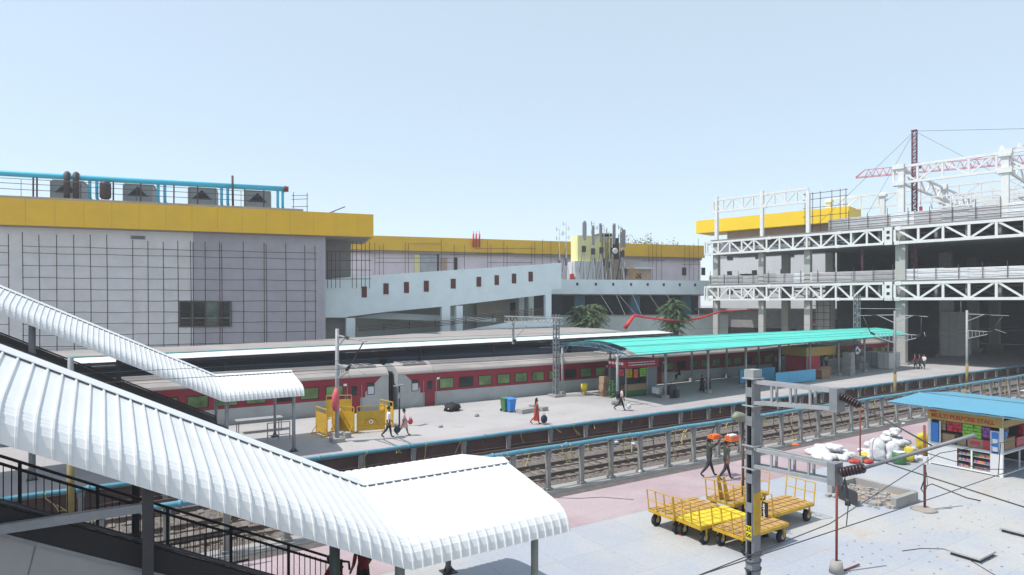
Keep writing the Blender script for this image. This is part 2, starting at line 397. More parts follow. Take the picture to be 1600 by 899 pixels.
# ------------------------------------------------------------------ stairs from the footbridge and their ribbed canopies
SL = .515
def stair_canopy(dy, dz, label, posts):
    root = thing('stair_canopy', label, 'canopy', (5, 14 + dy, 0), 'ribbed white canopies over the stairs')
    prof = [(11.12,2.66),(11.15,2.80),(11.21,2.94),(11.32,3.06),(11.5,3.155),(11.8,3.23),(12.6,3.40),(13.9,3.66),(15.2,3.47),(16.1,3.33),(16.4,3.24),(16.58,3.1),(16.68,2.94),(16.7,2.8)]
    fine = []
    for i, (a, c) in enumerate(zip(prof, prof[1:])):       # crimps pressed into the sheets where they curve down
        fine.append(a)
        if i in (2, 3, 4, 9, 10): fine += [(a[0]+(c[0]-a[0])*u + (.004 if k % 2 else -.004), a[1]+(c[1]-a[1])*u + (.006 if k % 2 else -.006)) for k, u in enumerate((.2,.4,.6,.8))]
    prof = fine + [prof[-1]]; iR = prof.index((13.9,3.66))
    prof = [(y+dy, z+dz) for y, z in prof]; xb = 4.85; x1 = 8.65; x0 = -10
    nor = []
    for i in range(len(prof)):
        a = prof[max(i-1,0)]; b = prof[min(i+1,len(prof)-1)]; t = V((b[0]-a[0], b[1]-a[1])).normalized(); nor.append((-t.y, t.x))
    xs = []; x = x0; pitch = .205
    while x < x1 - .01:
        xs += [(x, 0), (x+.148, 0), (x+.158, 1), (x+.186, 1), (x+.196, 0)]; x += pitch
    xs += [(x1, 0)]
    def P3(x, i, h):
        z = prof[i][1] + (SL*(xb-x) if x < xb else 0)
        return (x, prof[i][0] + nor[i][0]*h, z + nor[i][1]*h)
    b = MB(M_white)
    b.sheet([[P3(min(x, x1), i, .036*k) for i in range(len(prof))] for x, k in xs][::-1])
    # fine crimping where the sheets are curved down over the eave
    b.m(M_lgrey)
    b.build('roof_sheets', root)
    rb = MB(M_white); i0 = iR
    for xa, xc in ((x0, xb), (xb, x1+.02)):
        za = SL*(xb-xa) if xa < xb else 0; zc = SL*(xb-xc) if xc < xb else 0; rz = prof[i0][1] + .045; c = prof[i0][0]
        rb.prism([(xa,c-.27,rz+za-.045),(xa,c,rz+za+.03),(xa,c+.3,rz+za-.03),(xa,c+.3,rz+za-.045),(xa,c,rz+za+.012),(xa,c-.27,rz+za-.06)], (xc-xa, 0, zc-za))
    rb.build('ridge_cap', root)
    fr = MB(M_lgrey)
    for y in (11.9, 14.0, 16.2):
        zz = {11.9:3.14, 14.0:3.5, 16.2:3.2}[y] + dz
        fr.bar((x0, y+dy, zz+SL*(xb-x0)), (xb, y+dy, zz), .12, .16); fr.bar((xb, y+dy, zz), (x1-.1, y+dy, zz), .12, .16)
    for x in (-6, -4, -2.5, -.9, .6, 2.1, 3.7, 4.98, 6.6, 8.25):
        k = SL*(xb-x) if x < xb else 0
        fr.bar((x, 11.3+dy, 2.96+k+dz), (x, 14.0+dy, 3.5+k+dz), .08, .1); fr.bar((x, 14.0+dy, 3.5+k+dz), (x, 16.55+dy, 3.0+k+dz), .08, .1)
    fr.build('rafter_frame', root)
    for x, y, m_, w_ in posts:
        k = SL*(xb-x) if x < xb else 0
        q = MB(m_); top = (3.1 if y > 11.5 else 2.78) + k + dz
        if m_ is M_dark: q.box(x-w_, x+w_, y+dy-w_, y+dy+w_, 0, top)
        else:
            q.tube((x, y+dy, 0), (x, y+dy, top), w_, n=12)
            q.m(M_dark).box(x-.2, x+.2, y+dy-.2, y+dy+.2, 0, .03)
            for a, c in ((.13,0),(-.13,0),(0,.13),(0,-.13)): q.prism([(x+a*.5,y+dy+c*.5,.03),(x+a*1.3,y+dy+c*1.3,.03),(x+a*.5,y+dy+c*.5,.22)], (.02 if c else 0, .02 if a else 0, 0))
        q.build('post', root)
M_postg = mat('greenish_grey_post', (.22,.235,.21), .5, .1, 2)
M_postd = mat('dark_green_grey_post', (.06,.07,.06), .5, .15, 2)
stair_canopy(0, 0, 'large ribbed white canopy sloping down over the near stairs, dashed ridge line',
             [(8.25,11.9,M_postg,.085),(4.98,11.9,M_postg,.1),(8.3,16.3,M_postg,.085),(3.7,12.0,M_postd,.1),(.58,11.32,M_dark,.075),(.62,11.85,M_postd,.07),(-2.6,11.32,M_dark,.075),(5.0,16.3,M_postg,.085),(0.6,16.3,M_dark,.075)])
stair_canopy(21.95, .28, 'smaller ribbed white canopy over the stairs on the middle platform beside the red train',
             [(8.3,11.9,M_lgrey,.09),(5.1,11.9,M_lgrey,.09),(8.3,16.2,M_lgrey,.08),(5.2,16.2,M_lgrey,.08),(.6,12.6,M_dark,.1),(-2.6,12.6,M_lgrey,.13),(-5,12,M_dark,.1)])

def staircase(y0, y1, label, band, clad, rails):
    root = thing('staircase', label, 'stairs', (5.3, (y0+y1)/2, 0), 'covered stairs down from the footbridge')
    S = .52; xf = 5.3; L = lambda x: S*(xf-x)
    b = MB(M_concd); n = 48; x = xf; poly = [(xf, y0+.1, 0)]; dx = .3
    for i in range(n): poly += [(xf-dx*i, y0+.1, S*dx*(i+1)), (xf-dx*(i+1), y0+.1, S*dx*(i+1))]
    poly += [(xf-dx*n, y0+.1, S*dx*n-1.2), (xf-1.2, y0+.1, -.5+.5)]
    b.prism(poly, (0, y1-y0-.2, 0)); b.build('steps', root)
    def side(m_, y, t, lo, hi, nm):
        q = MB(m_); a, c = xf-.2, -9.5
        q.prism([(a,y,max(0.0,L(a)+lo)),(c,y,L(c)+lo),(c,y,L(c)+hi),(a,y,L(a)+hi)], (0,t,0)); return q.build(nm, root)
    for y in ((y0,) if clad is M_clad else (y0, y1)):
        side(clad, y-.02, .07, -.75, 1.0, 'side_cladding')
        side(band, y-.06, .12, 1.02, 1.40, 'balustrade_panel')
        q = MB(M_grey); q.bar((xf-.2, y-.02, L(xf-.2)+1.0), (-9.5, y-.02, L(-9.5)+1.0), .09, .05); q.build('trim_strip', root)
        q = MB(M_dark); q.path([(xf-.1, y, .9), (xf-.2, y, L(xf-.2)+1.46), (-9.5, y, L(-9.5)+1.46)], .035, 8); q.build('handrail', root)
    if clad is M_clad:                                   # seams between the cladding sheets
        q = MB(M_cladd)
        for i in range(8):
            x = 3.2 - i*1.45; q.bar((x, y0-.024, max(0,L(x)-.7)), (x+.35, y0-.024, L(x)+.95), .008, .012)
        q.build('cladding_seam', root)
    for y in rails:
        q = MB(M_black)
        for h in (1.0, .86, .15): q.bar((xf, y, max(.1,h)), (-9.5, y, L(-9.5)+h), .045)
        x = xf
        while x > -9:
            q.bar((x, y, L(x)), (x, y, L(x)+1.0), .02 if round((xf-x)/.13) % 10 else .05); x -= .13
        q.build('railing', root)
    return root
staircase(11.62, 13.9, 'near stairs with black balustrade and grey cladding, under the large white canopy', M_black, M_clad, [])
staircase(33.7, 37.6, 'dark clad stairs under the smaller white canopy, left of the red train', M_cladd, M_cladd, [35.6])
rl = thing('stair_railing', 'black steel railing with thin bars beside the near stairs, ending at a canopy post', 'railing', (5.2, 16.0, 0))
q = MB(M_black); L = lambda x: .52*(5.3-x)
for h in (1.05, .9, .15): q.bar((5.15, 16, h+.05), (-9, 16, L(-9)+h), .05)
q.path([(5.15,16,1.1),(5.3,16,1.05),(5.32,16,.85)], .03, 6); q.build('rail', rl)
x = 5.1; i = 0; bars = MB(M_black)
while x > -8.8:
    if i % 10 == 0: q = MB(M_black); q.bar((x,16,max(0,L(x)-.02)), (x,16,L(x)+1.05), .06); q.build('post', rl)
    else: bars.bar((x,16,L(x)+.15), (x,16,L(x)+.92), .018)
    x -= .13; i += 1
bars.build('thin_bar', rl)
rl = thing('platform_fence', 'black barred fence along the near platform edge behind the stairs', 'fence', (0, 20, 0))
q = MB(M_black)
for h in (1.1, .98, .12): q.bar((-3.4,20,h), (3.6,20,h), .05)
q.build('rail', rl); bars = MB(M_black)
for i in range(54):
    x = -3.4 + i*.13
    if i % 9 == 0: q = MB(M_black); q.bar((x,20,0), (x,20,1.1), .06); q.build('post', rl)
    else: bars.bar((x,20,.12), (x,20,.98), .016)
bars.build('thin_bar', rl)
q = MB(M_grey); q.bar((-6, 11.3, 4.55), (.5, 11.3, 4.55), .1, .13); tag(q.build('steel_beam'), 'level grey steel beam crossing in front of the near stairs to the dark column', 'beam')

# ------------------------------------------------------------------ trains
def coach(name, label, group, body_top, body_low, roofm, plain=False):
    root = thing(name, label, 'train coach', (0,0,0), group); Lc = 23.2
    sec = [(-1.62,-.12),(-1.62,1.0),(-1.62,2.46),(-1.55,2.62),(-1.25,2.86),(-.7,3.06),(0,3.13),(.7,3.06),(1.25,2.86),(1.55,2.62),(1.62,2.46),(1.62,1.0),(1.62,-.12)]
    b = MB(); 
    for i in range(len(sec)-1):
        z = (sec[i][1]+sec[i+1][1])/2
        b.m(body_low if z < 1.0 else body_top if z < 2.46 else roofm)
        b.add([(0,*sec[i]),(Lc,*sec[i]),(Lc,*sec[i+1]),(0,*sec[i+1])], [(0,1,2,3)], 2.46 < z)
    b.m(body_low).add([(0,*s) for s in sec], [tuple(range(len(sec)))[::-1]]); b.add([(Lc,*s) for s in sec], [tuple(range(len(sec)))])
    b.m(roofm); b.box(0, Lc, -1.66, -1.625, 2.43, 2.5)
    b.build('body', root)
    u = MB(M_black); u.box(.5, Lc-.5, -1.45, 1.45, -.45, -.13); u.build('underframe', root)
    for x in (3.4, Lc-3.4):
        bo = MB(M_black); bo.box(x-1.6, x+1.6, -1.2, 1.2, -.62, -.46); w_ = bo.build('bogie', root)
        for a in (-1.25, 1.25):
            wh = MB(M_rail); wh.tube((x+a,-.9,-.24),(x+a,-.76,-.24),.44,n=16); wh.tube((x+a,.76,-.24),(x+a,.9,-.24),.44,n=16); wh.build('wheel', w_)
    rr = MB(roofm)
    for i in range(-5, 6):
        y = i*.24; z = 3.13 - .085*(y**2)*.62
        rr.bar((2.9, y, z+.01), (Lc-2.9, y, z+.01), .05, .03)
    rr.build('roof_rib', root)
    if not plain:
        for xa in (.7, Lc-2.6):
            rp = MB(M_roof); rp.box(xa, xa+1.9, -.9, .9, 3.02, 3.16); ru = rp.build('roof_unit', root); rp = MB(M_dark)
            for k in (.12, .74, 1.36): rp.box(xa+k, xa+k+.42, -.75, .75, 3.161, 3.185)
            rp.build('grille', ru)
        for a, s in ((0, 1), (Lc, -1)):
            gm = MB(M_traing); gm.prism([(a+s*.02,-1.628,1.001),(a+s*1.75,-1.628,1.001),(a+s*1.75,-1.628,1.35),(a+s*1.45,-1.628,1.6) ,(a+s*.95,-1.628,2.05),(a+s*.55,-1.628,2.42),(a+s*.02,-1.628,2.42)][::s], (0,.005,0))
            gm.build('end_panel', root)
        for x, ml in ((2.55, M_train), (Lc-2.55, M_train)):
            d = MB(ml); d.box(x-.42, x+.42, -1.635, -1.626, -.02, 2.2)
            dk = d.build('door', root)
            d = MB(M_glass); d.box(x-.2, x+.2, -1.642, -1.637, 1.2, 1.85); d.build('door_window', dk)
            d = MB(M_lgrey); d.bar((x-.52,-1.66,.2), (x-.52,-1.66,1.9), .035); d.bar((x+.52,-1.66,.2), (x+.52,-1.66,1.9), .035); d.build('grab_rail', dk)
            d = MB(M_black); d.box(x-.45, x+.45, -1.75, -1.63, -.3, -.25); d.build('step', dk)
        rn = random.Random(len(label))
        for i, x in enumerate([1.35] + [3.95+1.7*k for k in range(10)] + [Lc-1.35]):
            end = i in (0, 11); wd = .45 if end else 1.12; z0, z1 = (1.2, 1.95) if end else (1.22, 1.92)
            f = MB(M_black); y = -1.641
            f.box(x-wd/2-.05, x+wd/2+.05, y, -1.63, z0-.05, z1+.05); fo = f.build('window', root)
            g_ = MB(M_glassl if end else (M_gland if rn.random() < .75 else M_glass)); g_.box(x-wd/2, x+wd/2, y-.006, y-.002, z0, z1); g_.build('pane', fo)
            if end: g_ = MB(M_dark); g_.box(x-wd/2, x+wd/2, y-.011, y-.0065, z1-.22, z1); g_.build('blind', fo)
        for x in (3.25, Lc-3.2):
            d = MB(M_letw); d.box(x-.12, x+.12, -1.634, -1.6255, 1.9, 2.05); d.build('plate', root)
        gw = MB(M_black); gw.box(Lc, Lc+.68, -.75, .75, 0, 2.5); gw.m(M_dark)
        for k in range(4): gw.box(Lc+.06+.16*k, Lc+.12+.16*k, -.85, .85, -.05, 2.6)
        gw.build('gangway', root)
        for x in (2.9, Lc-2.9): pp = MB(M_roof); pp.path([(x,-1.6,2.5),(x,-1.2,2.92),(x,-.6,3.12),(x,0,3.17)], .05, 6); pp.build('roof_pipe', root)
    return root
GT = 'coaches of the red train at the middle platform'
c1 = coach('passenger_coach', 'red and grey coach right of the coach gap, green windows behind the dustbins', GT, M_train, M_traing, M_roof)
c1.location = (18.05, 45.12, 0)
for x, lb in ((-5.85, 'red and grey coach left of the coach gap, behind the yellow barricades'),
              (-29.75, 'red coach at the left end, mostly hidden by the stairs and canopies'),
              (41.95, 'red coach in the shade under the turquoise roof, beyond the red stall'),
              (65.85, 'farthest red coach, seen past the white cabinets under the new concourse')):
    dup(c1, (x, 45.12, 0), 0, lb)
for ch in c1.children: pass
GN = 'dark blue coaches under the long canopy'
c2 = coach('blue_coach', 'dark blue coach in the shade at the left under the long white platform canopy', GN, M_navy, M_navy, M_navy, True)
ang = math.atan2(7.9, 65)
dirv = V((math.cos(ang), math.sin(ang), 0)); o0 = V((0, 54.6, 0))
c2.location = o0 + dirv*(-26); c2.rotation_euler = (0,0,ang)
dup(c2, o0 + dirv*(-2), ang, 'dark blue coach in the shade under the long canopy, behind the single tubular mast')
dup(c2, o0 + dirv*22, ang, 'dark blue coach under the long canopy, left of the lattice portal mast')
dup(c2, o0 + dirv*46, ang, 'dark blue coach under the right end of the long canopy, behind the turquoise roof')

# ------------------------------------------------------------------ long white platform canopy behind the train
A0 = V((-40, 47.0, 3.62)); A1 = V((0, 51.6, 3.62)); A2 = V((64.5, 60.2, 3.66))
root = thing('platform_canopy', 'long flat white and grey platform canopy stretching behind the red train', 'canopy', (10, 55, 0))
nrm = V((-.12, .99, 0))
def strip(b, off0, off1, z0, z1, x_end):
    grid = []; n = 110
    for i in range(n+1):
        t = i/n; x = -40 + (x_end+40)*t
        y = A0.y + (A1.y-A0.y)*(x+40)/40 if x < 0 else A1.y + (A2.y-A1.y)*x/64.5
        row = []
        for k in range(7):
            u = k/6; o1 = off1(x) if callable(off1) else off1
            row.append((x, y + off0 + (o1-off0)*u, 3.62 + z0 + (z1-z0)*u + (.012 if (i % 2) else 0) + .012*noise.noise((x*.4, u*3, 2))))
        grid.append(row)
    b.sheet(grid[::-1])
b = MB(M_white); strip(b, 0, 3.0, 0, .22, 64.5); b.build('white_roof_sheet', root)
M_groof = mat('weathered_grey_roof', (.31,.28,.27), .85, .18, .5, dirt=(.22,.195,.18), dirt_amt=.6, stretch=(.4,1.6,1))
def back(x):
    pts = [(-40, 5), (0, 4.2), (5.8, 3.8+.2), (16.7, 5.6), (24.6, 8.2), (35, 12.6), (45, 13.4), (58, 12)]
    for a, c in zip(pts, pts[1:]):
        if x <= c[0]: return a[1] + (c[1]-a[1])*(x-a[0])/(c[0]-a[0])
    return pts[-1][1]
b = MB(M_groof); strip(b, 2.7, back, .24, .62, 58); b.build('grey_roof_sheet', root)
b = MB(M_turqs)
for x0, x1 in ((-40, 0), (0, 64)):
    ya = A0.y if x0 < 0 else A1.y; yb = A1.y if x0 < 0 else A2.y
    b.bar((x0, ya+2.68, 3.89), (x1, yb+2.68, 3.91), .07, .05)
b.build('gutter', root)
b = MB(M_dark)
for x0, x1 in ((-40, 0), (0, 64.4)):
    ya = A0.y if x0 < 0 else A1.y; yb = A1.y if x0 < 0 else A2.y
    b.bar((x0, ya+.1, 3.5), (x1, yb+.1, 3.5), .06, .2)
b.build('eave_beam', root)
for i in range(12):
    x = -36 + i*8.8; y = (A0.y + (A1.y-A0.y)*(x+40)/40 if x < 0 else A1.y + (A2.y-A1.y)*x/64.5) + .9
    b = MB(M_dark); b.tube((x,y,-1.05),(x,y,3.62),.12,n=8); b.build('post', root)

# ------------------------------------------------------------------ turquoise barrel roof on the middle platform
root = thing('turquoise_canopy', 'long turquoise curved roof over the middle platform with blue end trusses', 'canopy', (50, 38.5, 0))
TF0 = V((32.3, 34.5, 0)); TF1 = V((79.5, 37.6, 0)); wid = 8.4
def tq(t, u):
    bpt = TF0.lerp(TF1, t); z = 3.84 + (.12*t) + .72*(1-(2*u-1)**2)*(1 - .25*t) + .22*u
    return V((bpt.x - wid*u*.05, bpt.y + wid*u*(1-.18*t), z))
b = MB(M_turq); nu = 30
grid = [[tq(i/96, j/nu) + V((0,0,.012 if j % 5 == 0 else 0)) + V((0,0,.02*noise.noise((i*.3,j*.25,1)))) for j in range(nu+1)] for i in range(2, 97)]
b.sheet(grid[::-1], False); b.build('roof_sheet', root)
b = MB(mat('turquoise_seam', (.07,.42,.40), .6, .1, 2))
for j in (6, 11, 16, 21, 26):
    b.path([tq(i/48, j/nu) + V((0,0,.022)) for i in range(1, 49)], .018, 4)
b.build('seam', root)
for k in range(10):
    t = k/9.2 + .002; b = MB(M_bframe)
    top = [tq(t, j/12) - V((0,0,.1)) for j in range(13)]; bot = [tq(t, j/12) - V((0,0,.1 + .34*math.sin(math.pi*j/12))) for j in range(13)]
    for j in range(12):
        b.bar(top[j], top[j+1], .07); b.bar(bot[j], bot[j+1], .045)
        b.bar(top[j], bot[j], .028); b.bar(bot[j], top[j+1], .025)
    b.build('arch_truss', root)
for j in (0, 4, 8, 12):
    b = MB(M_bframe); b.bar(tq(0, j/12)-V((0,0,.05)), tq(1, j/12)-V((0,0,.05)), .07, .09); b.build('purlin', root)
# bare end bay: frame without sheets, at the viewer's left
for j in range(0, 13, 2):
    b = MB(M_bframe); a = tq(0, j/12) - V((0,0,.08)); b.bar(a - V((1.6, 0, 0)), a, .05); b.build('end_purlin', root)
for t, u in [(t_, u_) for t_ in (.005, .12, .235, .35, .465, .58, .70, .82, .94) for u_ in (.17, .93)]:
    q = tq(t, u); b = MB(M_lgrey); b.tube((q.x,q.y,0), (q.x,q.y,q.z-.12), .1, n=10); b.m(M_conc).box(q.x-.22,q.x+.22,q.y-.22,q.y+.22,0,.3)
    b.m(M_bframe); b.bar((q.x,q.y,q.z-.9),(q.x+.7,q.y,q.z-.12),.05); b.bar((q.x,q.y,q.z-.9),(q.x-.7,q.y,q.z-.12),.05); b.build('post', root)

# ------------------------------------------------------------------ the thin summer haze: one closed box of even air round everything
hz = bpy.data.materials.new('summer_haze'); hz.use_nodes = True; hn = hz.node_tree.nodes
hn.remove(hn['Principled BSDF']); hv = hn.new('ShaderNodeVolumePrincipled'); hv.inputs['Color'].default_value = (.93,.96,1,1); hv.inputs['Density'].default_value = .0006; hv.inputs['Anisotropy'].default_value = .2
hz.node_tree.links.new(hv.outputs[0], hn['Material Output'].inputs['Volume'])
b = MB(hz); b.box(-910, 1510, -910, 1510, -2.6, 62); o = b.build('haze'); o['kind'] = 'stuff'
scene.cycles.volume_bounces = 1

# ------------------------------------------------------------------ left station building with yellow fascia
T = frame((-8.0, 74.9, 0), (.9732, -.23, 0))
root = thing('station_building', 'large grey clad station building at the left under a deep yellow fascia', 'building', T @ V((15, 0, 0)))
YW = 1.2
b = MB(M_wallL, T); b.box(-40, 15.9, YW, YW+.4, -1, 15.2); b.build('wall', root)
b = MB(M_wallD, T); b.box(15.905, 28.5, YW+.06, YW+.4, -1, 15.19); b.box(28.5, 28.9, YW+.02, YW+8, -1, 15.18); b.build('lilac_wall', root)
b = MB(M_concd, T); b.box(28.9, 32.0, YW+4.5, YW+8, -1, 15.1); b.box(-40, 28.5, YW+.41, YW+8, -1, 15.1); b.build('rear_wall', root)
b = MB(M_yel, T); b.box(-42, 33.9, 0, 9, 14.9, 17.38); fa = b.build('yellow_fascia', root)
b = MB(mat('fascia_joint', (.50,.29,.012), .5, .05, 2), T)
for i in range(32): x = -40 + i*2.33; b.box(x, x+.03, -.006, -.002, 14.93, 17.36)
b.build('panel_joint', fa)
b = MB(M_concd, T); b.box(-42, 33.6, .3, 8.8, 14.84, 14.897); b.build('soffit', root)
b = MB(M_conc, T); b.box(-42, 26.6, .8, 8.5, 17.383, 17.72); b.build('roof_kerb', root)
x0, x1, z0, z1 = 14.7, 19.4, 5.3, 7.75
f = MB(M_cladd, T); yv = YW - .02
f.box(x0-.1, x1+.1, yv-.06, yv+.03, z0-.12, z0); f.box(x0-.1, x1+.1, yv-.06, yv+.03, z1, z1+.1)
for x in (x0-.1, x0+1.1, x0+2.28, x0+3.46, x1): f.box(x, x+.12, yv-.055, yv+.03, z0, z1)
f.m(M_lgrey); f.box(x0, x1, yv-.035, yv-.01, z0+.78, z0+.84)
fo = f.build('window', root)
for k in range(4):
    xs = x0 + .03 + 1.18*k; p_ = MB(M_glass if k != 2 else mat('greenish_glass', (.10,.14,.11), .15, .6, 1.2), T); p_.box(xs, xs+1.05, yv-.005, yv+.02, z0, z1); p_.build('pane', fo)
v = MB(M_lgrey, T); v.box(10.3, 11.6, YW-.08, YW-.01, 14.0, 14.35)
for k in range(3): v.m(M_dark).box(10.4, 11.5, YW-.1, YW-.085, 14.05+.1*k, 14.1+.1*k)
v.build('vent_grille', root)

# scaffolding in front of it
root = thing('scaffolding', 'rusty tube scaffolding grid standing against the grey wall of the left building', 'scaffolding', T @ V((14, .4, -1)))
ups = [(10,365),(32,362),(58,366),(86,366),(113,366),(139,366),(165,366),(206,374),(230,376),(254,377),(277,376),(297,376),(301,378),(320,377),(343,377),(346,380),(380,377),(413,379),(416,381),(447,380),(477,383),(493,384)]
def lx(px): r = _ray(px); return (47.2 + 58.7*r)/(.9428 - .3333*r)
for px, py in ups:
    x = lx(px); d = 58.7 + x*.3333; zt = CZ - (py-HY)*d/F; b = MB(M_brown, T); j = .03*math.sin(px); b.path([(x, .55, -1), (x+j, .58, zt*.5), (x-.05, .55, zt)], .042, 5); b.build('upright', root)
for x in (-4, -6, -8, -10, -12.5, -15): b = MB(M_brown, T); b.tube((x,.55,-1),(x,.55,14.2),.042,n=5); b.build('upright', root)
z = 1.0; k = 0
lv = [13.0, 12.35, 11.2, 10.05, 8.95, 7.85, 6.75, 5.65, 4.6, 3.5, 2.4]
for z in lv:
    for xa, xb in ((-16, lx(11)), (lx(31), lx(277)), (lx(254), lx(495))):
        b = MB(M_brown, T); n = 8
        b.path([(xa + (xb-xa)*i/n, .5 + .05*math.sin(i*2+z), z + .03*math.sin(i*1.7 + z*3 + xa)) for i in range(n+1)], .03, 5); b.build('ledger', root)
for px in (547, 555, 562, 569):
    pass
root = thing('scaffold_tower', 'thin rusty scaffold tower standing under the right end of the yellow fascia', 'scaffolding', T @ V((32.4, 3, 8)))
for px in (505, 511, 518, 525, 545, 552, 560, 566, 573):
    x = lx(px) + .6; b = MB(M_brown, T); b.tube((x, 2.6, 9.3), (x, 2.6, 14.6 if px > 540 else 13.4), .04, n=5); b.build('upright', root)
for z in (10.3, 11.3, 12.4, 13.4):
    b = MB(M_brown, T); b.tube((lx(503)+.6, 2.6, z), (lx(576)+.6, 2.6, z+.1), .035, n=5); b.build('ledger', root)

# plant on its roof
root = thing('roof_water_main', 'thick sky blue pipe along the roof of the left building, dark rusty end flange', 'pipe', T @ V((0, 2.2, 17.7)))
b = MB(M_pipeb, T); b.path([(-40, 2.2, 20.0), (-8, 2.2, 20.02), (10, 2.2, 19.98), (24.6, 2.2, 20.0)], .27, 14); mp = b.build('main_pipe', root)
b = MB(M_rust, T); b.tube((24.6, 2.2, 20.0), (25.1, 2.2, 20.0), .3, n=14); b.tube((24.7, 2.2, 20.0), (24.78, 2.2, 20.0), .38, n=14); b.build('end_flange', mp)
for x in (-6.5, 6.55, 7.15, 12.55, 13.15, 18.45, 19.05, 24.0, 24.5):
    b = MB(M_pipeb, T); b.path([(x, 2.2, 19.9), (x, 2.25, 18.1), (x+.05, 2.6, 17.85), (x+.1, 3.3, 17.8)], .14, 8); b.build('branch_pipe', root)
for x in (-12, -4, 1.9, 2.2, 8.6, 11.0, 14.0, 16.2, 20.7, 22.6):
    b = MB(M_brown, T); b.bar((x, 2.1, 17.72), (x, 2.1, 19.74), .12); b.build('support_post', root)
ch = thing('cooling_unit', 'grey rooftop cooling unit with a dark triangular opening, behind the twin dark ducts', 'cooling unit', T @ V((4.1, 5.0, 17.73)), 'cooling units on the roof')
Tc = Matrix.Rotation(math.atan2(-.23, .9732), 4, 'Z')
ch.rotation_euler = (0, 0, math.atan2(-.23, .9732))
b = MB(M_chill); b.box(-1.35, 1.35, -1.2, 1.4, .35, 2.1); b.prism([(-1.35,1.4,2.1),(1.35,1.4,2.1),(1.35,-.6,2.25),(-1.35,-.6,2.25)], (0,0,.06)); b.build('casing', ch, False)
b = MB(M_black); b.prism([(-.95,-1.203,.95),(.95,-1.203,.95),(0,-1.203,1.95)], (0,-.02,0)); b.build('fan_opening', ch, False)
b = MB(M_lgrey); b.prism([(-1.36,-1.0,.6),(-1.36,1.3,.6),(-1.36,1.3,2.0)], (-.02,0,0)); b.build('louvre_panel', ch, False)
b = MB(M_dark)
for sx in (-1.2, 1.2):
    for sy in (-1, 1.2): b = MB(M_dark); b.bar((sx,sy,0),(sx,sy,.35),.12); b.build('leg', ch, False)
for x, l in ((10.4,'grey rooftop cooling unit with a dark triangular opening, right of the dark cylinder'),(16.4,'grey rooftop cooling unit with white bracing, left of the brown flue pole'),(21.9,'grey rooftop cooling unit nearest the flanged end of the blue pipe')):
    dup(ch, T @ V((x, 5.0, 17.73)), math.atan2(-.23,.9732), l)
b = MB(M_tank, T); 
for x, l in ((4.75, 'left of the twin dark brown ducts bent over the blue roof pipe'), (5.5, 'right of the twin dark brown ducts bent over the blue roof pipe')):
    b = MB(M_tank, T); b.path([(x, 1.75, 17.72), (x, 1.75, 19.8), (x-.05, 1.85, 20.15), (x-.1, 2.2, 20.3), (x-.1, 2.8, 20.2)], .27, 12); tag(b.build('roof_duct'), l, 'duct', 'dark ducts on the roof')
b = MB(M_tank, T); b.path([(8.0,1.7,17.9),(8.0,1.7,18.02),(8.0,1.7,18.15),(8.0,1.7,19.4),(8.0,1.7,19.6),(8.0,1.7,19.7)], .5, 14, [.2,.44,.5,.5,.42,.2])
for a in (-.3,.3): b.bar((8+a,1.7,17.72),(8+a,1.7,18.0),.07)
tag(b.build('roof_tank'), 'dark brown upright cylinder tank on the roof beside the blue pipe', 'tank')
b = MB(M_tank, T); b.tube((19.6,1.6,17.7),(19.55,1.6,21.0),.11,n=8); tag(b.build('flue_pole'), 'brown flue pole rising above the blue roof pipe', 'pole')
root = thing('roof_railing', 'thin dark railing along the roof edge of the left building', 'railing', T @ V((0,1,17.7)))
for z in (18.4, 18.95, 19.4): b = MB(M_cable, T); b.tube((-30,1.25,z),(22.5,1.25,z),.03,n=5); b.build('rail', root)
for i in range(22): b = MB(M_cable, T); x = -30 + i*2.4; b.tube((x,1.25,17.72),(x,1.25,19.4),.025,n=5); b.build('stanchion', root)
root = thing('roof_scaffold', 'small scaffold frame on the roof beside the end of the blue pipe', 'scaffolding', T @ V((26,1.5,17.4)))
for x in (25.6, 27.0): b = MB(M_brown, T); b.tube((x,1.5,17.38),(x,1.5,19.6),.035,n=5); b.build('upright', root)
for z in (18, 18.8, 19.2): b = MB(M_brown, T); b.tube((25.4,1.5,z),(27.1,1.5,z+.15),.03,n=5); b.build('ledger', root)
b = MB(M_dark, T); b.bar((29.0,1.5,17.38),(31.0,1.5,18.3),.09); b.bar((29.8,1.5,17.38),(29.8,1.5,17.75),.06); tag(b.build('floodlight_arm'), 'dark tilted lamp arm on the yellow fascia of the left building', 'lamp arm')

# ------------------------------------------------------------------ ramp building with red louvres
root = thing('ramp_building', 'pale blue car ramp building with a sloping parapet and red louvres', 'building', (38, 72, 0))
def Y72(px, py): return onY(px, py, 72.0)
top = [Y72(503,437), Y72(560,432), Y72(863,412), Y72(877,411)]
bot = [Y72(877,452), Y72(862,452), Y72(861,460), Y72(850,461), Y72(705,478), Y72(600,488), Y72(545,495), Y72(540,496.5), Y72(503,496.5)]
b = MB(M_ramp); b.prism(top + bot, (0, .5, 0))
b.prism([top[3]+V((.01,.5,0)), V((top[3].x,82,top[3].z)), V((top[3].x,82,bot[0].z)), bot[0]+V((.01,.5,0))], (-.4,0,0)); wl = b.build('parapet_wall', root)
for px, y0, y1, w_ in ((569,448,465,8),(603,443,460,8),(635,441,458,7.5),(666,439,456,7.5),(708,436,451,7.5),(748,433,448,7),(776,430.5,445.5,6.5),(803,428,443,6.5),(829,425,440,6.5)):
    a = Y72(px-w_/2, y1); c = Y72(px+w_/2, y0); f = MB(M_vent); f.box(a.x, c.x, 71.93, 72.02, a.z, c.z)
    f.m(M_dark)
    for k in range(5): z = a.z + (c.z-a.z)*(k+.5)/5; f.box(a.x+.04, c.x-.04, 71.91, 71.928, z-.03, z+.03)
    f.build('louvre', root)
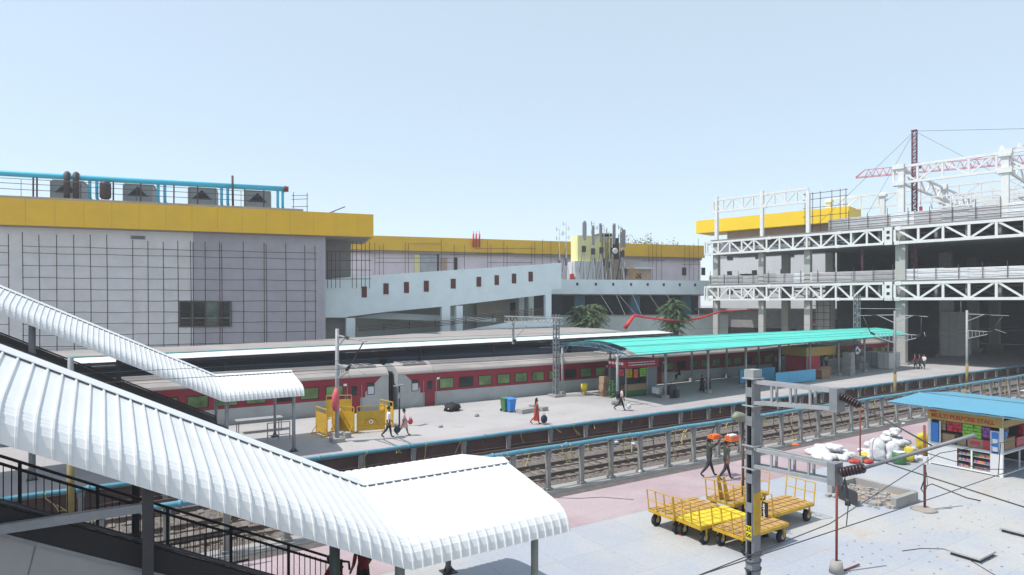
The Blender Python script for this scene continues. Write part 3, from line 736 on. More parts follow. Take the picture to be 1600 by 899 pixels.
M_sof = M_concd
b = MB(M_sof); b.prism([Y72(545,494)+V((0,.5,-.02)), Y72(850,460)+V((0,.5,-.02)), Y72(850,460)+V((0,11,-.02)), Y72(545,494)+V((0,11,-.02))], (0,0,.25)); b.build('ramp_slab', root)
for px, w_ in ((548,14),(697,13),(718,10),(857,9)):
    a = Y72(px-w_/2,480); c = Y72(px+w_/2,480); b = MB(M_ramp); b.box(a.x, c.x, 71.98, 72.45, -1, Y72(px, 497 if px<560 else 478 if px<730 else 458).z); b.build('column', root)
for px in (520, 708, 815, 830):
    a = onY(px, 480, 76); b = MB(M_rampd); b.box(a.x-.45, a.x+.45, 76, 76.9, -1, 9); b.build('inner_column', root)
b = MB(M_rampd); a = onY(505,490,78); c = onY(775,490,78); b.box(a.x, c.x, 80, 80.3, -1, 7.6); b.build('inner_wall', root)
b = MB(M_ramp); p0, p1, p2, p3 = onY(600,489,75), onY(692,492,75), onY(692,502,75), onY(552,497,75)
b.prism([p0, onY(775,497,75), onY(775,503,75), p2, p3], (0,.3,0)); b.build('lower_ramp_parapet', root)
b = MB(M_cream); a = onY(745,480,79); c = onY(812,480,79); b.box(a.x, c.x, 79, 79.3, 0, 9.5); b.build('cream_wall', root)
b = MB(M_black); a = onY(797,486,78.98); c = onY(808,473,78.98); b.box(a.x, c.x, 78.93, 78.99, a.z-2, c.z); b.build('doorway', root)
b = MB(M_bluec); a = onY(812,480,78); c = onY(826,480,78); b.box(a.x, c.x, 78, 78.6, 0, 9.6); b.build('blue_pillar', root)
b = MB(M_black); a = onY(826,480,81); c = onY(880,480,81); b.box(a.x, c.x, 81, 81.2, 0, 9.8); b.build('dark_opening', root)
b = MB(M_conc); b.box(20, 56, 73, 81, -1.05, -.2); b.build('plinth', root)
rl = thing('ramp_railing', 'brown slatted railing climbing in front of the ramp building columns', 'railing', (45, 71, 3))
for k in range(4):
    b = MB(M_brown); b.path([onY(560,517-2.2*k,70.8), onY(700,508-2.4*k,70.8), onY(770,497-2.6*k,70.8), onY(848,490-2.6*k,70.8)], .045, 5); b.build('rail', rl)
for px in (600,640,680,728,770,800,830):
    y = 517 - (px-560)*.085 if px < 730 else 505-(px-728)*.15; a = onY(px, y+4, 70.8); b = MB(M_brown); b.tube(a, onY(px, y-8, 70.8), .045, n=5); b.build('post', rl)
b = MB(M_ramp); p0, p1 = onY(728,516,71.3), onY(870,498,71.3); b.prism([p0, onY(870,510,71.3), p1, onY(800,503,71.3)], (0,.25,0)); tag(b.build('low_wall'), 'pale blue low wall behind the platform canopy, left of the palms', 'wall')

# flat roofed wing to its right
TB = frame((60.3-3.8, 80.1+1.3, 0), (.943, -.332, 0))
root = thing('flat_roofed_wing', 'long pale blue flat roofed wing with small square vents, behind the palms', 'building', TB @ V((14,0,0)))
def bx(px):
    r = _ray(px); ox, oy = TB.translation.x, TB.translation.y
    lat = .8415*ox - .5402*oy; dep = .5402*ox + .8415*oy; dl = .8415*.943 + .5402*.332; dd = .5402*.943 - .8415*.332
    x = (r*dep - lat)/(dl - r*dd); return x, dep + x*dd
b = MB(M_ramp, TB); b.box(-2, 32, 0, .3, 9.05, 11.35); b.build('parapet', root)
b = MB(M_concd, TB); b.box(-2, 32, .31, 14, 10.5, 10.8); b.build('roof', root)
b = MB(M_concd, TB); b.box(-2, 32, .31, 14, 8.9, 9.04); b.build('soffit', root)
for px in (902,931,958,986,1012,1037,1062,1086):
    x, d = bx(px); f = MB(M_dark, TB); f.box(x-.18, x+.18, -.03, .02, 10.4, 10.85); f.build('vent', root)
for px, m_ in ((915,M_bluec),(1003,M_bluec),(1085,M_bluec),(950,M_black),(1045,M_black)):
    x, d = bx(px); b = MB(m_, TB); b.box(x-.8, x+.8, 2.5, 3.3, 0, 8.9); b.build('column', root)
b = MB(M_black, TB); b.box(-2, 32, 7, 7.3, -1, 8.9); b.build('dark_void_panel', root)  # black panel painted in for the unlit void below the wing
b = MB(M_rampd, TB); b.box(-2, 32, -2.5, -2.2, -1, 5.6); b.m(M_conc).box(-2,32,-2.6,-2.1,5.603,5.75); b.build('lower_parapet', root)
for i,(px,px2) in enumerate(((938,950),(962,968),(966,985),(988,993),(1014,1026),(1042,1046))):
    x, d = bx(px); x2, d2 = bx(px2); b = MB(M_lgrey, TB); b.tube((x,-.1,9.0),(x2,-2.3,5.7),.03,n=5); tag(b.build('stay_cable'), 'thin pale cable slanting from the flat roofed wing down to its lower wall', 'cable', 'slanting cables below the flat roofed wing')

# ------------------------------------------------------------------ far building behind with yellow fascia
TF = frame((40.8, 104.5, 0), (.964, -.2645, 0))
root = thing('far_station_building', 'far lilac white station building with a long yellow fascia above the ramp', 'building', TF @ V((30,0,0)))
b = MB(M_pink, TF); b.box(-14, 63.8, 1.0, 1.4, -1, 17); b.build('wall', root)
b = MB(M_yel, TF); b.box(-16, 64, -.2, 12, 16.75, 19.2); b.build('yellow_fascia', root)
b = MB(M_conc, TF); b.box(-14, 63.6, .2, .99, 16.3, 16.745); b.build('ledge', root)
def fx(px): 
    r = _ray(px); lat0 = .8415*40.8-.5402*104.5; d0 = .5402*40.8+.8415*104.5; dl = .8415*.964+.5402*.2645; dd = .5402*.964-.8415*.2645
    x = (r*d0-lat0)/(dl-r*dd); return x, d0+x*dd
def fz(px, py): x, d = fx(px); return CZ-(py-HY)*d/F
def fbox(m_, pa, pb, ya, yb, y0, y1, name):
    b = MB(m_, TF); b.box(fx(pa)[0], fx(pb)[0], y0, y1, fz(pa,yb), fz(pa,ya)); return b.build(name, root)
fbox(M_ylim, 649, 657, 397, 428, .6, .99, 'yellow_pilaster')
fbox(mat('stained_grey_wall', (.42,.44,.47), .85, .2, .8, dirt=(.25,.22,.2), dirt_amt=.6), 658, 684, 397, 428, .7, .98, 'stained_bay')
fbox(M_black, 684, 687, 394, 428, .75, .99, 'dark_pipe'); fbox(M_tan, 690, 700, 403, 425, .75, .99, 'door'); fbox(M_black, 711, 716, 402, 422, .72, .99, 'dark_opening')
fbox(M_black, 1070, 1076, 418, 430, .9, .99, 'window'); fbox(M_black, 1100, 1106, 418, 430, .9, .99, 'window'); fbox(M_black, 908, 914, 418, 428, .9, .99, 'window')
for i, px in enumerate((738.5, 743, 748)):
    x, d = fx(px); b = MB(M_red, TF); b.tube((x,-.5,fz(px,387)),(x,-.5,fz(px,366)),.16,n=7); b.m(M_lgrey); b.tube((x,-.5,fz(px,366)),(x,-.5,fz(px,362)),.06,n=5)
    tag(b.build('red_standpipe'), 'one of three red standpipes side by side on the far yellow fascia', 'standpipe', 'red standpipes on the far fascia')
root = thing('far_scaffolding', 'thin scaffolding along the lilac wall under the far yellow fascia', 'scaffolding', TF @ V((25, -.8, 8)))
for px in (585,592,598,632,637,688,708,724,760,765,785,790,828,833,845,858,1010,1016,1022,1030,1066,1073,1080,1087):
    x, d = fx(px); b = MB(M_brown, TF); b.tube((x,-.9,8),(x,-.9,fz(px, 374+10*abs(math.sin(px)))),.045,n=4); b.build('upright', root)
for pa, pb, y in ((585,712,404),(585,712,411),(640,688,382),(740,835,389),(700,860,398),(760,830,411),(1000,1036,408),(1062,1090,407),(1062,1090,414),(740,800,396)):
    b = MB(M_brown, TF); b.tube((fx(pa)[0],-.9,fz(pa,y)),(fx(pb)[0],-.9,fz(pb,y)),.04,n=4); b.build('ledger', root)

# roof-top room, water tanks and telecom masts on the flat roofed wing
def wing_box(name, m_, pa, pb, ya, yb, y0, y1, label=None, cat=None, parent=None):
    xa, d = bx(pa); xb, _ = bx(pb); f = (d + y0*1.0)/d
    b = MB(m_, TB); b.box(xa*1.0, xb, y0, y1, CZ-(yb-HY)*(d+y0*.97)/F, CZ-(ya-HY)*(d+y0*.97)/F)
    o = b.build(name, parent)
    if label: tag(o, label, cat)
    return o
hd = thing('rooftop_stair_head', 'white rooftop room with a lime yellow upper block behind the telecom masts', 'rooftop room', TB @ V((8,6,10.8)))
wing_box('white_room', M_wht, 914, 962, 408, 441, 5, 9, parent=hd); wing_box('yellow_block', M_ylim, 920, 959, 368, 408.3, 5.4, 8.9, parent=hd)
wing_box('gold_block', M_gold, 959.3, 978, 371, 405, 5.6, 9, parent=hd); wing_box('tan_block', M_tan, 962.3, 990, 405.2, 441, 5.5, 9, parent=hd); wing_box('dark_slot', M_dark, 978.2, 990, 372, 405, 6, 8.9, parent=hd)
wing_box('dark_roof_frame', M_dark, 956, 982, 364.5, 367.5, 5.3, 8.5, parent=hd)
h2 = thing('rooftop_cabin', 'low tan cabin with an overhanging slab on the flat roof', 'cabin', TB @ V((16,6,10.8)))
wing_box('wall', M_tan, 1000, 1039, 420, 441, 5, 9, parent=h2); wing_box('roof_slab', M_wht, 994, 1041, 417.5, 420, 4, 9.5, parent=h2); wing_box('window', M_black, 1014, 1022, 428, 435, 4.9, 5.02, parent=h2); wing_box('roof_parapet', M_lgrey, 1000, 1037, 409, 417.3, 5.5, 5.7, parent=h2)
for k, px in enumerate((906, 911)):
    wing_box('rooftop_cabinet', M_wht if k else M_red, px-2.5+2*k, px+2+4*k, 428-2*k, 438, 3.5, 4.3, ('small red cabinet on the flat roof left of the white room', 'small white cabinet on the flat roof against the white room')[k], 'cabinet')
tips = [(886,356,4,'lattice'),(903,348,6,'lattice'),(927,345,4.5,'panel'),(934,348,6,'panel'),(940,352,4,'panel'),(946,347,5,'pole'),(952,349,3.6,'panel'),(959,350,4.2,'pole'),(966,361,3.8,'pole'),(974,349,4.6,'panel'),(984,360,3.4,'panel'),(988,353,4.4,'pole'),(991,356,4.9,'panel')]
def mast(px, py, yb, kind, label):
    x, d = bx(px); zt = CZ-(py-HY)*(d+yb)/F; s = (d+yb)/d
    root = thing('telecom_mast', label, 'antenna mast', TB @ V((x, yb, 10.8)), 'telecom masts on the flat roof')
    b = MB(M_ant, TB); h = zt-10.8
    b.tube((x,yb,10.8),(x,yb,zt),.07,.05,6)
    b.build('pole', root)
    for k, (ax, ay) in enumerate(((-.9,.3),(.8,.5),(.1,-.9))):
        b = MB(M_ant if k else M_dark, TB); b.tube((x+ax,yb+ay,10.8),(x,yb,10.8+h*.62),.045,n=5); b.build('stay_leg', root)
    rr = random.Random(px)
    if kind == 'panel':
        for k in range(2):
            a = rr.uniform(-.3,.3); b = MB(M_lgrey if rr.random() < .6 else M_concd, TB); hh = rr.uniform(2.3, 3.4); b.box(x+a-.2, x+a+.2, yb-.35-.22*k, yb-.18-.22*k, zt-hh-.3*k, zt-.1-.3*k); b.build('antenna_panel', root)
        b = MB(M_dark, TB); b.box(x-.35, x+.3, yb-.3, yb-.05, zt-h*.45-.5, zt-h*.45+.5); b.build('radio_unit', root)
    else:
        for k in range(4):
            z = zt-.3-.75*k; b = MB(M_ant if k % 2 else M_lgrey, TB); sg = 1 if k % 2 else -1; b.bar((x,yb,z),(x+sg*.5,yb,z),.05); b.bar((x+sg*.5,yb,z-.3),(x+sg*.5,yb,z+.4),.07 if kind=='lattice' else .11); b.build('cross_arm', root)
        b = MB(M_dark, TB); b.box(x-.15, x+.18, yb-.2, yb, 10.8+h*.3, 10.8+h*.42); b.build('junction_box', root)
for i, (px, py, yb, kd) in enumerate(tips):
    mast(px, py, yb, kd, ('leftmost lattice antenna mast on the flat roof with two short arms','tall thin antenna mast with cross arms, second from the left','grey antenna mast with long panel antennas on the left of the white room',
        'antenna mast with broad grey panels in front of the lime yellow block','antenna mast with pale panels in front of the lime yellow block','thin whip antenna mast at the middle of the yellow block','antenna mast with twin panels at the right of the yellow block',
        'whip antenna mast where the yellow and gold blocks meet','short antenna pole with arms in front of the gold block','antenna mast with one long grey panel above the gold block','antenna mast with a low panel at the dark slot','thin armed mast at the right end of the antenna cluster','rightmost antenna mast of the cluster with panels')[i])
x, d = bx(972.5); b = MB(M_wht, TB); z = CZ-(390-HY)*d/F; b.path([(x,3.2,z),(x,3.12,z),(x,3.0,z),(x,2.9,z)], .1, 14, [.1,.45,.5,.4]); b.m(M_dark).tube((x,3.2,z),(x,3.5,z-.3),.06,n=5); b.tube((x,3.5,10.8),(x,3.5,z),.05,n=5)
tag(b.build('dish_antenna'), 'round white dish antenna in front of the gold block', 'dish antenna')
for i in range(5):
    x, d = bx((996,1000,1004,1008,1001)[i]); b = MB(M_ylw, TB); b.tube((x-.6,3.6,14.6-.3*i),(x+1.2,3.6,11.2+.2*i),.05,n=5); tag(b.build('yellow_strut'), 'thin yellow strut leaning among others beside the tan cabin', 'strut', 'leaning yellow struts by the tan cabin')

# ------------------------------------------------------------------ right wing with bright yellow fascia and sunlit wall
ex = V((.8415*.7145 + .5402*-.6997, -.5402*.7145 + .8415*-.6997, 0))
TW = frame((93.3, 80.3, 0), ex)
root = thing('yellow_fascia_wing', 'white wing with a bright sunlit yellow fascia behind the new concourse', 'building', TW @ V((12,0,0)))
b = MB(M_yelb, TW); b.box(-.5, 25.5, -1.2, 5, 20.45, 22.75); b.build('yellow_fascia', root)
b = MB(M_wht, TW); b.box(2.2, 25, 1.2, 5, -1, 18.5); b.m(M_tan).box(4.5, 25, 1.0, 4.8, 18.503, 20.445); b.build('wall', root)  # tan band below the fascia paints in the overhang's shadow
for k, x in enumerate((4.4, 9, 14)):
    for j in range(3): f = MB(M_black, TW); f.box(x+k*.6, x+k*.6+1.1, 1.14, 1.22, 9.2+3.1*j, 10.6+3.1*j) if j != 1 else f.box(x, x+.9, 1.14, 1.22, 12.4, 13.4); f.build('window', root)

# ------------------------------------------------------------------ new concourse under construction across the tracks
TC = frame((78.3, 66.3, 0), (.1745, -.9847, 0), (.9847, .1745, 0))
def cu(px, y=0.0):
    r = _ray(px); lat = 30.1 + .734*y; dep = 98.1 + .6786*y
    return (r*dep - lat)/(.6786 + .7344*r)
root = thing('concourse_building', 'half built concourse over the tracks with white steel trusses and open dark decks', 'building', TC @ V((20, 10, 0)))
JX = cu(1388); XE = 64.0
M_deckc = mat('concourse_slab', (.20,.20,.195), .85, .15, .6); M_deepw = mat('hall_shade_wall', (.075,.075,.08), .9, .2, .5)  # wall colour near black: the hall's deep shade is put into it
def truss(x0, x1, npan, y, zl, zh, r, par, m_=None, xpan=(), first=0, name='truss', plates=True):
    m_ = m_ or M_steelw
    b = MB(m_, TC); b.bar((x0,y,zl),(x1,y,zl),r,r*1.1); b.bar((x0,y,zh),(x1,y,zh),r,r*1.1); t = b.build(name, par)
    p = (x1-x0)/npan
    for i in range(npan+1):
        x = x0+p*i; b = MB(m_, TC); b.bar((x,y,zl+r*.5),(x,y,zh-r*.5),r*.85,r*.85); b.build('vertical', t)
    for i in range(npan):
        xa, xb = x0+p*i, x0+p*(i+1); ups = [(xa, zh, xb, zl)] if (i+first) % 2 == 0 else [(xa, zl, xb, zh)]
        if i in xpan: ups = [(xa, zh, xb, zl), (xa, zl, xb, zh)]
        for k, (a, za, c, zc) in enumerate(ups):
            f = .07; b = MB(m_, TC); b.bar((a+(c-a)*f, y+.01*k, za+(zc-za)*f),(c-(c-a)*f, y+.01*k, zc-(zc-za)*f), r*.7, r*.75); b.build('diagonal', t)
    if plates:
        for i in range(0, npan+1, 5):
            x = x0+p*i + .25
            for xs, zs in ((x, zl-r*.75), (x+.2, zh-r*.8)): b = MB(m_, TC); b.cbox((xs,y,zs), r*1.9, r*1.4, r*1.55); b.build('splice_plate', t)
    return t
for zl, zh in ((8.15, 10.1), (15.1, 16.9)):
    truss(0, JX-.55, 13, 0, zl, zh, .26, root, xpan=(3,))
    truss(JX+.75, JX+.75+2.55*15, 15, 0, zl, zh, .30, root)
    b = MB(M_steelw, TC); b.box(JX-.35, JX+.5, -.3, .3, zl-.2, zh+.2); jb = b.build('joint_box', root)
    for z in (zl+.5, zh-.6): b = MB(M_black, TC); b.box(JX-.1, JX+.25, -.33, -.303, z, z+.35); b.build('bolt_hole', jb)
    b = MB(M_steelw, TC); b.bar((-.4,0,zl-.1),(-.4,0,zh+.1),.2); b.bar((-.4,0,zh),(0,0,zh),.2); b.bar((-.4,0,zl),(0,0,zl),.2); b.build('end_post', root)
    for y, x0 in ((4.2, 1.5), (8.4, 9), (13, 22)):
        truss(x0, XE, int((XE-x0)/3.1), y, zl+.15, zh-.4, .2, root, M_lgrey, name='inner_truss', plates=False)
    b = MB(M_deckc, TC); b.box(.3, 16, .45, 9.0, zh+.16, zh+.4); b.box(16.003, XE, .45, 78, zh+.16, zh+.4); b.build('deck_slab', root)
    b = MB(M_deckc, TC); b.box(1, 16, .5, 8.6, zl-.12, zl-.02); b.box(16.003, XE, .5, 78, zl-.12, zl-.02); b.build('soffit', root)
    for i in range(14):
        b = MB(M_deckc, TC); x = 20.5 + 3.1*i; b.box(x, x+.3, .9, 70, zl+.05, zh+.1); b.build('cross_beam', root)
M_col = mat('bare_concrete_column', (.40,.40,.375), .8, .08, .8)
ccols = [(cu(1120,1.3),1.3,.4,24),(cu(1191,1.3),1.3,.38,24),(cu(1263,1.3),1.3,.4,22.9),(cu(1409,1.3),1.3,.55,25.0)] + [(26.4,y,.75,15.2) for y in (21,53)] + [(36.6,y,.75,15.2) for y in (21,37,53)] + [(26.4,37,.7,15.2),(47,21,.75,15.2),(47,37,.75,15.2),(8.65,8,.5,15.2),(15.1,8,.5,15.2),(47,53,.7,15.2),(57,30,.75,15.2)]
for x, y, h, zt in ccols:
    b = MB(M_col, TC); b.box(x-h, x+h, y-h, y+h, -1.0, zt if zt < 16 else 16.9); c_ = b.build('column', root)
    b = MB(M_conc, TC); b.box(x-h-.35, x+h+.35, y-h-.35, y+h+.35, -1.0, .25); b.build('column_foot', c_)
    if zt > 16: b = MB(M_steelw, TC); b.box(x-h*.58, x+h*.58, y-h*.58, y+h*.58, 16.91, zt); b.build('steel_column', root)
b = MB(M_deepw, TC); b.box(16, XE, 78, 78.4, -1, 16.5); b.build('rear_wall', root)  # added to shut out the bright far end and darken the hall
b = MB(M_deepw, TC); b.box(15.6, 15.99, 9.1, 77.9, -1, 16.4); b.build('flank_shade_wall', root)  # added dark side wall, keeps the open hall in shade
b = MB(M_deepw, TC); b.box(XE-.4, XE, 2, 78, 9, 16.4); b.build('flank_shade_wall', root)  # added dark wall closing the other side of the hall
b = MB(M_purp, TC); x = cu(1347, 1.5); b.tube((x,1.6,10.4),(x,1.6,15.1),.16,n=8); b.build('steel_prop', root)
# low service building seen under the first deck
r2 = thing('service_block', 'low grey service block with a dark opening behind the turquoise roof, under the first deck', 'building', TC @ V((8, 12, 0)))
b = MB(M_concd, TC); b.box(-8, 15.4, 11, 14, -1, 6.4); b.build('wall', r2)
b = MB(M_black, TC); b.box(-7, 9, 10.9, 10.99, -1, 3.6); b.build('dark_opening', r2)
b = MB(M_conc, TC); b.box(-8.5, 15.5, 10.2, 14.3, 6.405, 6.75); b.build('roof_slab', r2)
b = MB(M_wht, TC); b.box(10.5, 13.5, 10.8, 10.9, 4.1, 4.55); b.m(M_red).box(10.5, 13.5, 10.79, 10.9, 4.56, 5.0); b.build('fascia_sign', r2)
b = MB(M_dark, TC); b.box(14.0, 15.2, 10.9, 10.99, 3.6, 5.2); b.build('window', r2)
sc_ = thing('scaffold_tower', 'dense scaffold tower round a masonry pier beneath the first deck', 'scaffolding', TC @ V((cu(1285,4), 4, 0)))
xx = cu(1285, 4)
b = MB(M_col, TC); b.box(xx-.9, xx+.9, 4, 5.5, -1, 8); b.build('pier', sc_)
for dx in (-1.3,-.45,.45,1.3): b = MB(M_brown, TC); b.tube((xx+dx,3.4,-1),(xx+dx,3.4,8),.04,n=4); b.build('upright', sc_)
for k in range(8): b = MB(M_brown, TC); b.tube((xx-1.4,3.4,.6+k*.95),(xx+1.4,3.4,.6+k*.95+.05*math.sin(k)),.035,n=4); b.build('ledger', sc_)
# corrugated hoardings on the decks
def hoarding(xa, xb, z, h, label, seed):
    rt = thing('deck_hoarding', label, 'hoarding', TC @ V(((xa+xb)/2, 1, z)))
    rnd = random.Random(seed); x = xa
    while x < xb - .2:
        wd = min(rnd.uniform(2.2, 3.0), xb-x); hh = h*rnd.uniform(.93, 1.04); b = MB(rnd.choice((M_corr, M_corr, M_lgrey, M_corr2)), TC)
        y = .95 + rnd.uniform(-.04,.04); rows = []
        for k in range(int(hh/.075)+1): rows.append([(x, y+(.03 if k%2 else 0), z+k*.075),(x+wd, y+(.03 if k%2 else 0), z+k*.075)])
        b.sheet(rows); b.build('sheet', rt); x += wd
    x = xa + .3
    while x < xb: b = MB(M_brown, TC); b.tube((x,.82,z-.1),(x,.82,z+h*rnd.uniform(1.15,1.5)),.04,n=5); b.build('post', rt); x += 2.3
    for q in (.3,.75): b = MB(M_brown, TC); b.tube((xa,.85,z+h*q),(xb,.85,z+h*q),.03,n=5); b.build('rail', rt)
M_corr2 = mat('pale_hoarding', (.62,.64,.66), .5, .1, .5)
hoarding(cu(1103), XE-1, 10.52, 1.35, 'row of grey corrugated sheets along the edge of the lower concourse deck', 2)
hoarding(cu(1290), XE-1, 17.32, 1.65, 'row of grey corrugated sheets along the edge of the upper concourse deck', 3)
b = MB(M_dark, TC); b.box(cu(1148), cu(1162), 1.5, 3.5, 10.5, 12.0); b.m(M_lgrey); b.box(cu(1122), cu(1135), 1.3, 2.0, 10.5, 11.9); tag(b.build('site_material'), 'dark stacked building material beside a light sheet on the lower deck left end', 'materials')
# roof steelwork on top
rs = thing('roof_steelwork', 'white lattice roof trusses and columns standing on the upper concourse deck', 'steel frame', TC @ V((25,5,17)))
truss(cu(1115,1.3), cu(1263,1.3), 9, 1.3, 21.7, 23.5, .27, rs, name='roof_truss')
xs0 = cu(1405,1.3)
for y, zl, zh, x0 in ((1.3, 22.7, 24.7, xs0-.6), (21, 22.7, 24.7, 9.5), (37, 22.6, 24.6, 24), (53, 22.6, 24.6, 24)):
    truss(x0, 62, int((62-x0)/2.6), y, zl, zh, .27, rs, name='roof_truss')
for y, zl, zh, x0, n_ in ((11, 20.4, 21.9, 27, 16), (29, 20.6, 22.1, 26, 16), (45, 22.7, 24.4, 26, 14), (5, 18.6, 19.9, 33, 14)):
    truss(x0, 62, n_, y, zl, zh, .2, rs, name='roof_truss', plates=False)
for x, ys in ((xs0, (1.3,21)), (36.6, (1.3,21)), (47, (1.3,21)), (xs0, (21,37)), (36.6, (21,37))):
    y0, y1 = ys
    b = MB(M_steelw, TC); b.bar((x,y0,22.8),(x,y1,22.8),.25); b.bar((x,y0,24.6),(x,y1,24.6),.25); t = b.build('cross_truss', rs)
    for k in range(7):
        ya, yb = y0+(y1-y0)*k/7, y0+(y1-y0)*(k+1)/7; b = MB(M_steelw, TC); b.bar((x,ya,24.6 if k%2 else 22.8),(x,yb,22.8 if k%2 else 24.6),.18); b.build('diagonal', t)
for x, y in ((xs0,21),(36.6,21),(36.6,1.3),(47,1.3),(47,21),(xs0,37),(36.6,37),(10,21),(18,21)):
    b = MB(M_steelw, TC); b.box(x-.34,x+.34,y-.34,y+.34,17.32,24.4); b.cbox((x,y,24.2), 1.1,1.1,.35); b.build('column', rs)
for x, y in ((xs0,1.3),(36.6,1.3),(xs0,21),(36.6,21)):
    for z in (22.35, 24.4): b = MB(M_steelw, TC); b.cbox((x,y,z),1.3,1.0,.6); b.build('node_plate', rs)
for px in (1562, 1590, 1640):
    x = cu(px); b = MB(M_steelw, TC); b.prism([(x-.3,1.2,25),(x+.3,1.2,25),(x+.1,1.2,25.5),(x-.1,1.2,25.5)], (0,.15,0)); b.build('truss_lug', rs)
bx_ = thing('scaffold_cage', 'scaffold cage around the yellow cladding beside the roof column at the upper deck', 'scaffolding', TC @ V((cu(1315,3),3,17.3)))
for px in (1258,1270,1282,1300,1313,1322): x = cu(px,3); b = MB(M_brown, TC); b.tube((x,3,17.3),(x,3,23.2),.045,n=4); b.build('upright', bx_)
for z in (18.5,19.8,21,22.2,23): b = MB(M_brown, TC); b.tube((cu(1255,3),3,z),(cu(1325,3),3,z),.04,n=4); b.build('ledger', bx_)

# hoist mast and tower crane
hm = thing('hoist_mast', 'tall dark red lattice hoist mast rising from the upper concourse deck, with guy wires', 'mast', TC @ V((cu(1429,3),3,17.3)))
x = cu(1429,3); zt = 29.3
for dx in (-.24,.24):
    for dy in (-.24,.24): b = MB(M_purp, TC); b.bar((x+dx,3+dy,10.5),(x+dx,3+dy,zt),.075); b.build('leg', hm)
b = MB(M_purp, TC); z = 10.6; k = 0
while z < zt-.4:
    s = 1 if k%2 else -1
    for dy in (-.24,.24): b.bar((x-.24*s,3+dy,z),(x+.24*s,3+dy,z+.42),.06); b.bar((x-.24,3+dy,z),(x+.24,3+dy,z),.06)
    for dx in (-.24,.24): b.bar((x+dx,3-.24*s,z),(x+dx,3+.24*s,z+.42),.06)
    z += .42; k += 1
b.build('lattice', hm)
b = MB(M_purp, TC); b.cbox((x,3,zt),.6,.6,.12); b.cbox((x+.5,3,24.5),.4,.4,.7); b.build('head', hm)
for e in (TC @ V((cu(1262,4),4,17.5)), TC @ V((cu(1335,14),14,17.5)), TC @ V((52,3,25)), TC @ V((34,30,24.5))):
    b = MB(M_cable); b.tube(TC @ V((x,3,zt)), e, .022, n=4); b.build('guy_wire', hm)
b = MB(M_redc, TC); xx = cu(1439,3); b.tube((xx,3,19.5),(xx,3,23.5),.03,n=5); b.cbox((xx,3,18.9),.3,.3,.8); tag(b.build('chain_hoist'), 'small red chain hoist hanging beside the dark red lattice mast', 'hoist')
cr = thing('tower_crane', 'red lattice tower crane jib reaching left behind the roof steelwork', 'crane', P(1936, 273, 134))
tip = P(1337, 279, 170); rt_ = P(1980, 228, 132); tip.z = 41.0; rt_.z = 41.0
d_ = (rt_-tip); Lj = d_.length; e_ = d_.normalized(); sd_ = V((0,0,1)).cross(e_)
n = 44; hj = 1.9; wj = .75
b = MB(M_redc)
b.bar(tip + sd_*wj, rt_ + sd_*wj, .14); b.bar(tip - sd_*wj, rt_ - sd_*wj, .14); b.bar(tip + e_*2.2 + V((0,0,hj)), rt_ + V((0,0,hj)), .15); b.bar(tip+sd_*wj, tip+e_*2.2+V((0,0,hj)), .16); b.bar(tip-sd_*wj, tip+e_*2.2+V((0,0,hj)), .16)
for i in range(n):
    a = tip + e_*(2.2 + (Lj-2.2)*i/n); c = tip + e_*(2.2 + (Lj-2.2)*(i+1)/n); m2 = (a+c)/2 + V((0,0,hj))
    for s in (-wj, wj): b.bar(a+sd_*s, m2, .08); b.bar(m2, c+sd_*s, .08)
    b.bar(a-sd_*wj, a+sd_*wj, .1)
b.build('jib', cr)
b = MB(M_redc); ap = rt_ + V((0,0,13)); b.tube(tip + e_*25 + V((0,0,hj)), ap, .09, n=5); b.tube(tip + e_*55 + V((0,0,hj)), ap, .09, n=5); b.build('tie_bar', cr)
b = MB(M_redc)
for s in ((-.9,-.9),(.9,-.9),(.9,.9),(-.9,.9)): b.bar((rt_.x+s[0],rt_.y+s[1],-1),(rt_.x+s[0]*.9,rt_.y+s[1]*.9,43),.25)
for k in range(26):
    z = -1+k*1.68; s = .9
    for q in range(4):
        c4 = ((-s,-s),(s,-s),(s,s),(-s,s)); p_, q_ = c4[q], c4[(q+1)%4]; b.bar((rt_.x+p_[0],rt_.y+p_[1],z),(rt_.x+q_[0],rt_.y+q_[1],z+1.68),.14)
for s in ((-.9,-.9),(.9,-.9),(.9,.9),(-.9,.9)): b.bar((rt_.x+s[0]*.8,rt_.y+s[1]*.8,43),ap,.2)
b.build('tower', cr)
b = MB(M_redc); b.bar(rt_, rt_+e_*16, 1.2, 1.2); b.m(M_conc).cbox(rt_+e_*14, 2.5,2,3); b.build('counter_jib', cr)

# red hose / fabric tube sagging behind the long canopy
b = MB(M_red); pts = [(976,513,86),(983,504,86),(990,494,87),(994,493,87),(1005,496,87.5),(1030,499,88.5),(1055,501,90),(1075,500.5,91.5),(1095,497,93),(1125,487,95),(1160,485.5,96.5),(1190,485,98)]
b.path([P(*p) for p in pts], .3, 8, [.3,.27,.22,.18,.15,.13,.14,.17,.16,.12,.09,.07]); tag(b.build('red_hose'), 'long sagging red hose behind the turquoise roof, rising at its left end', 'hose')

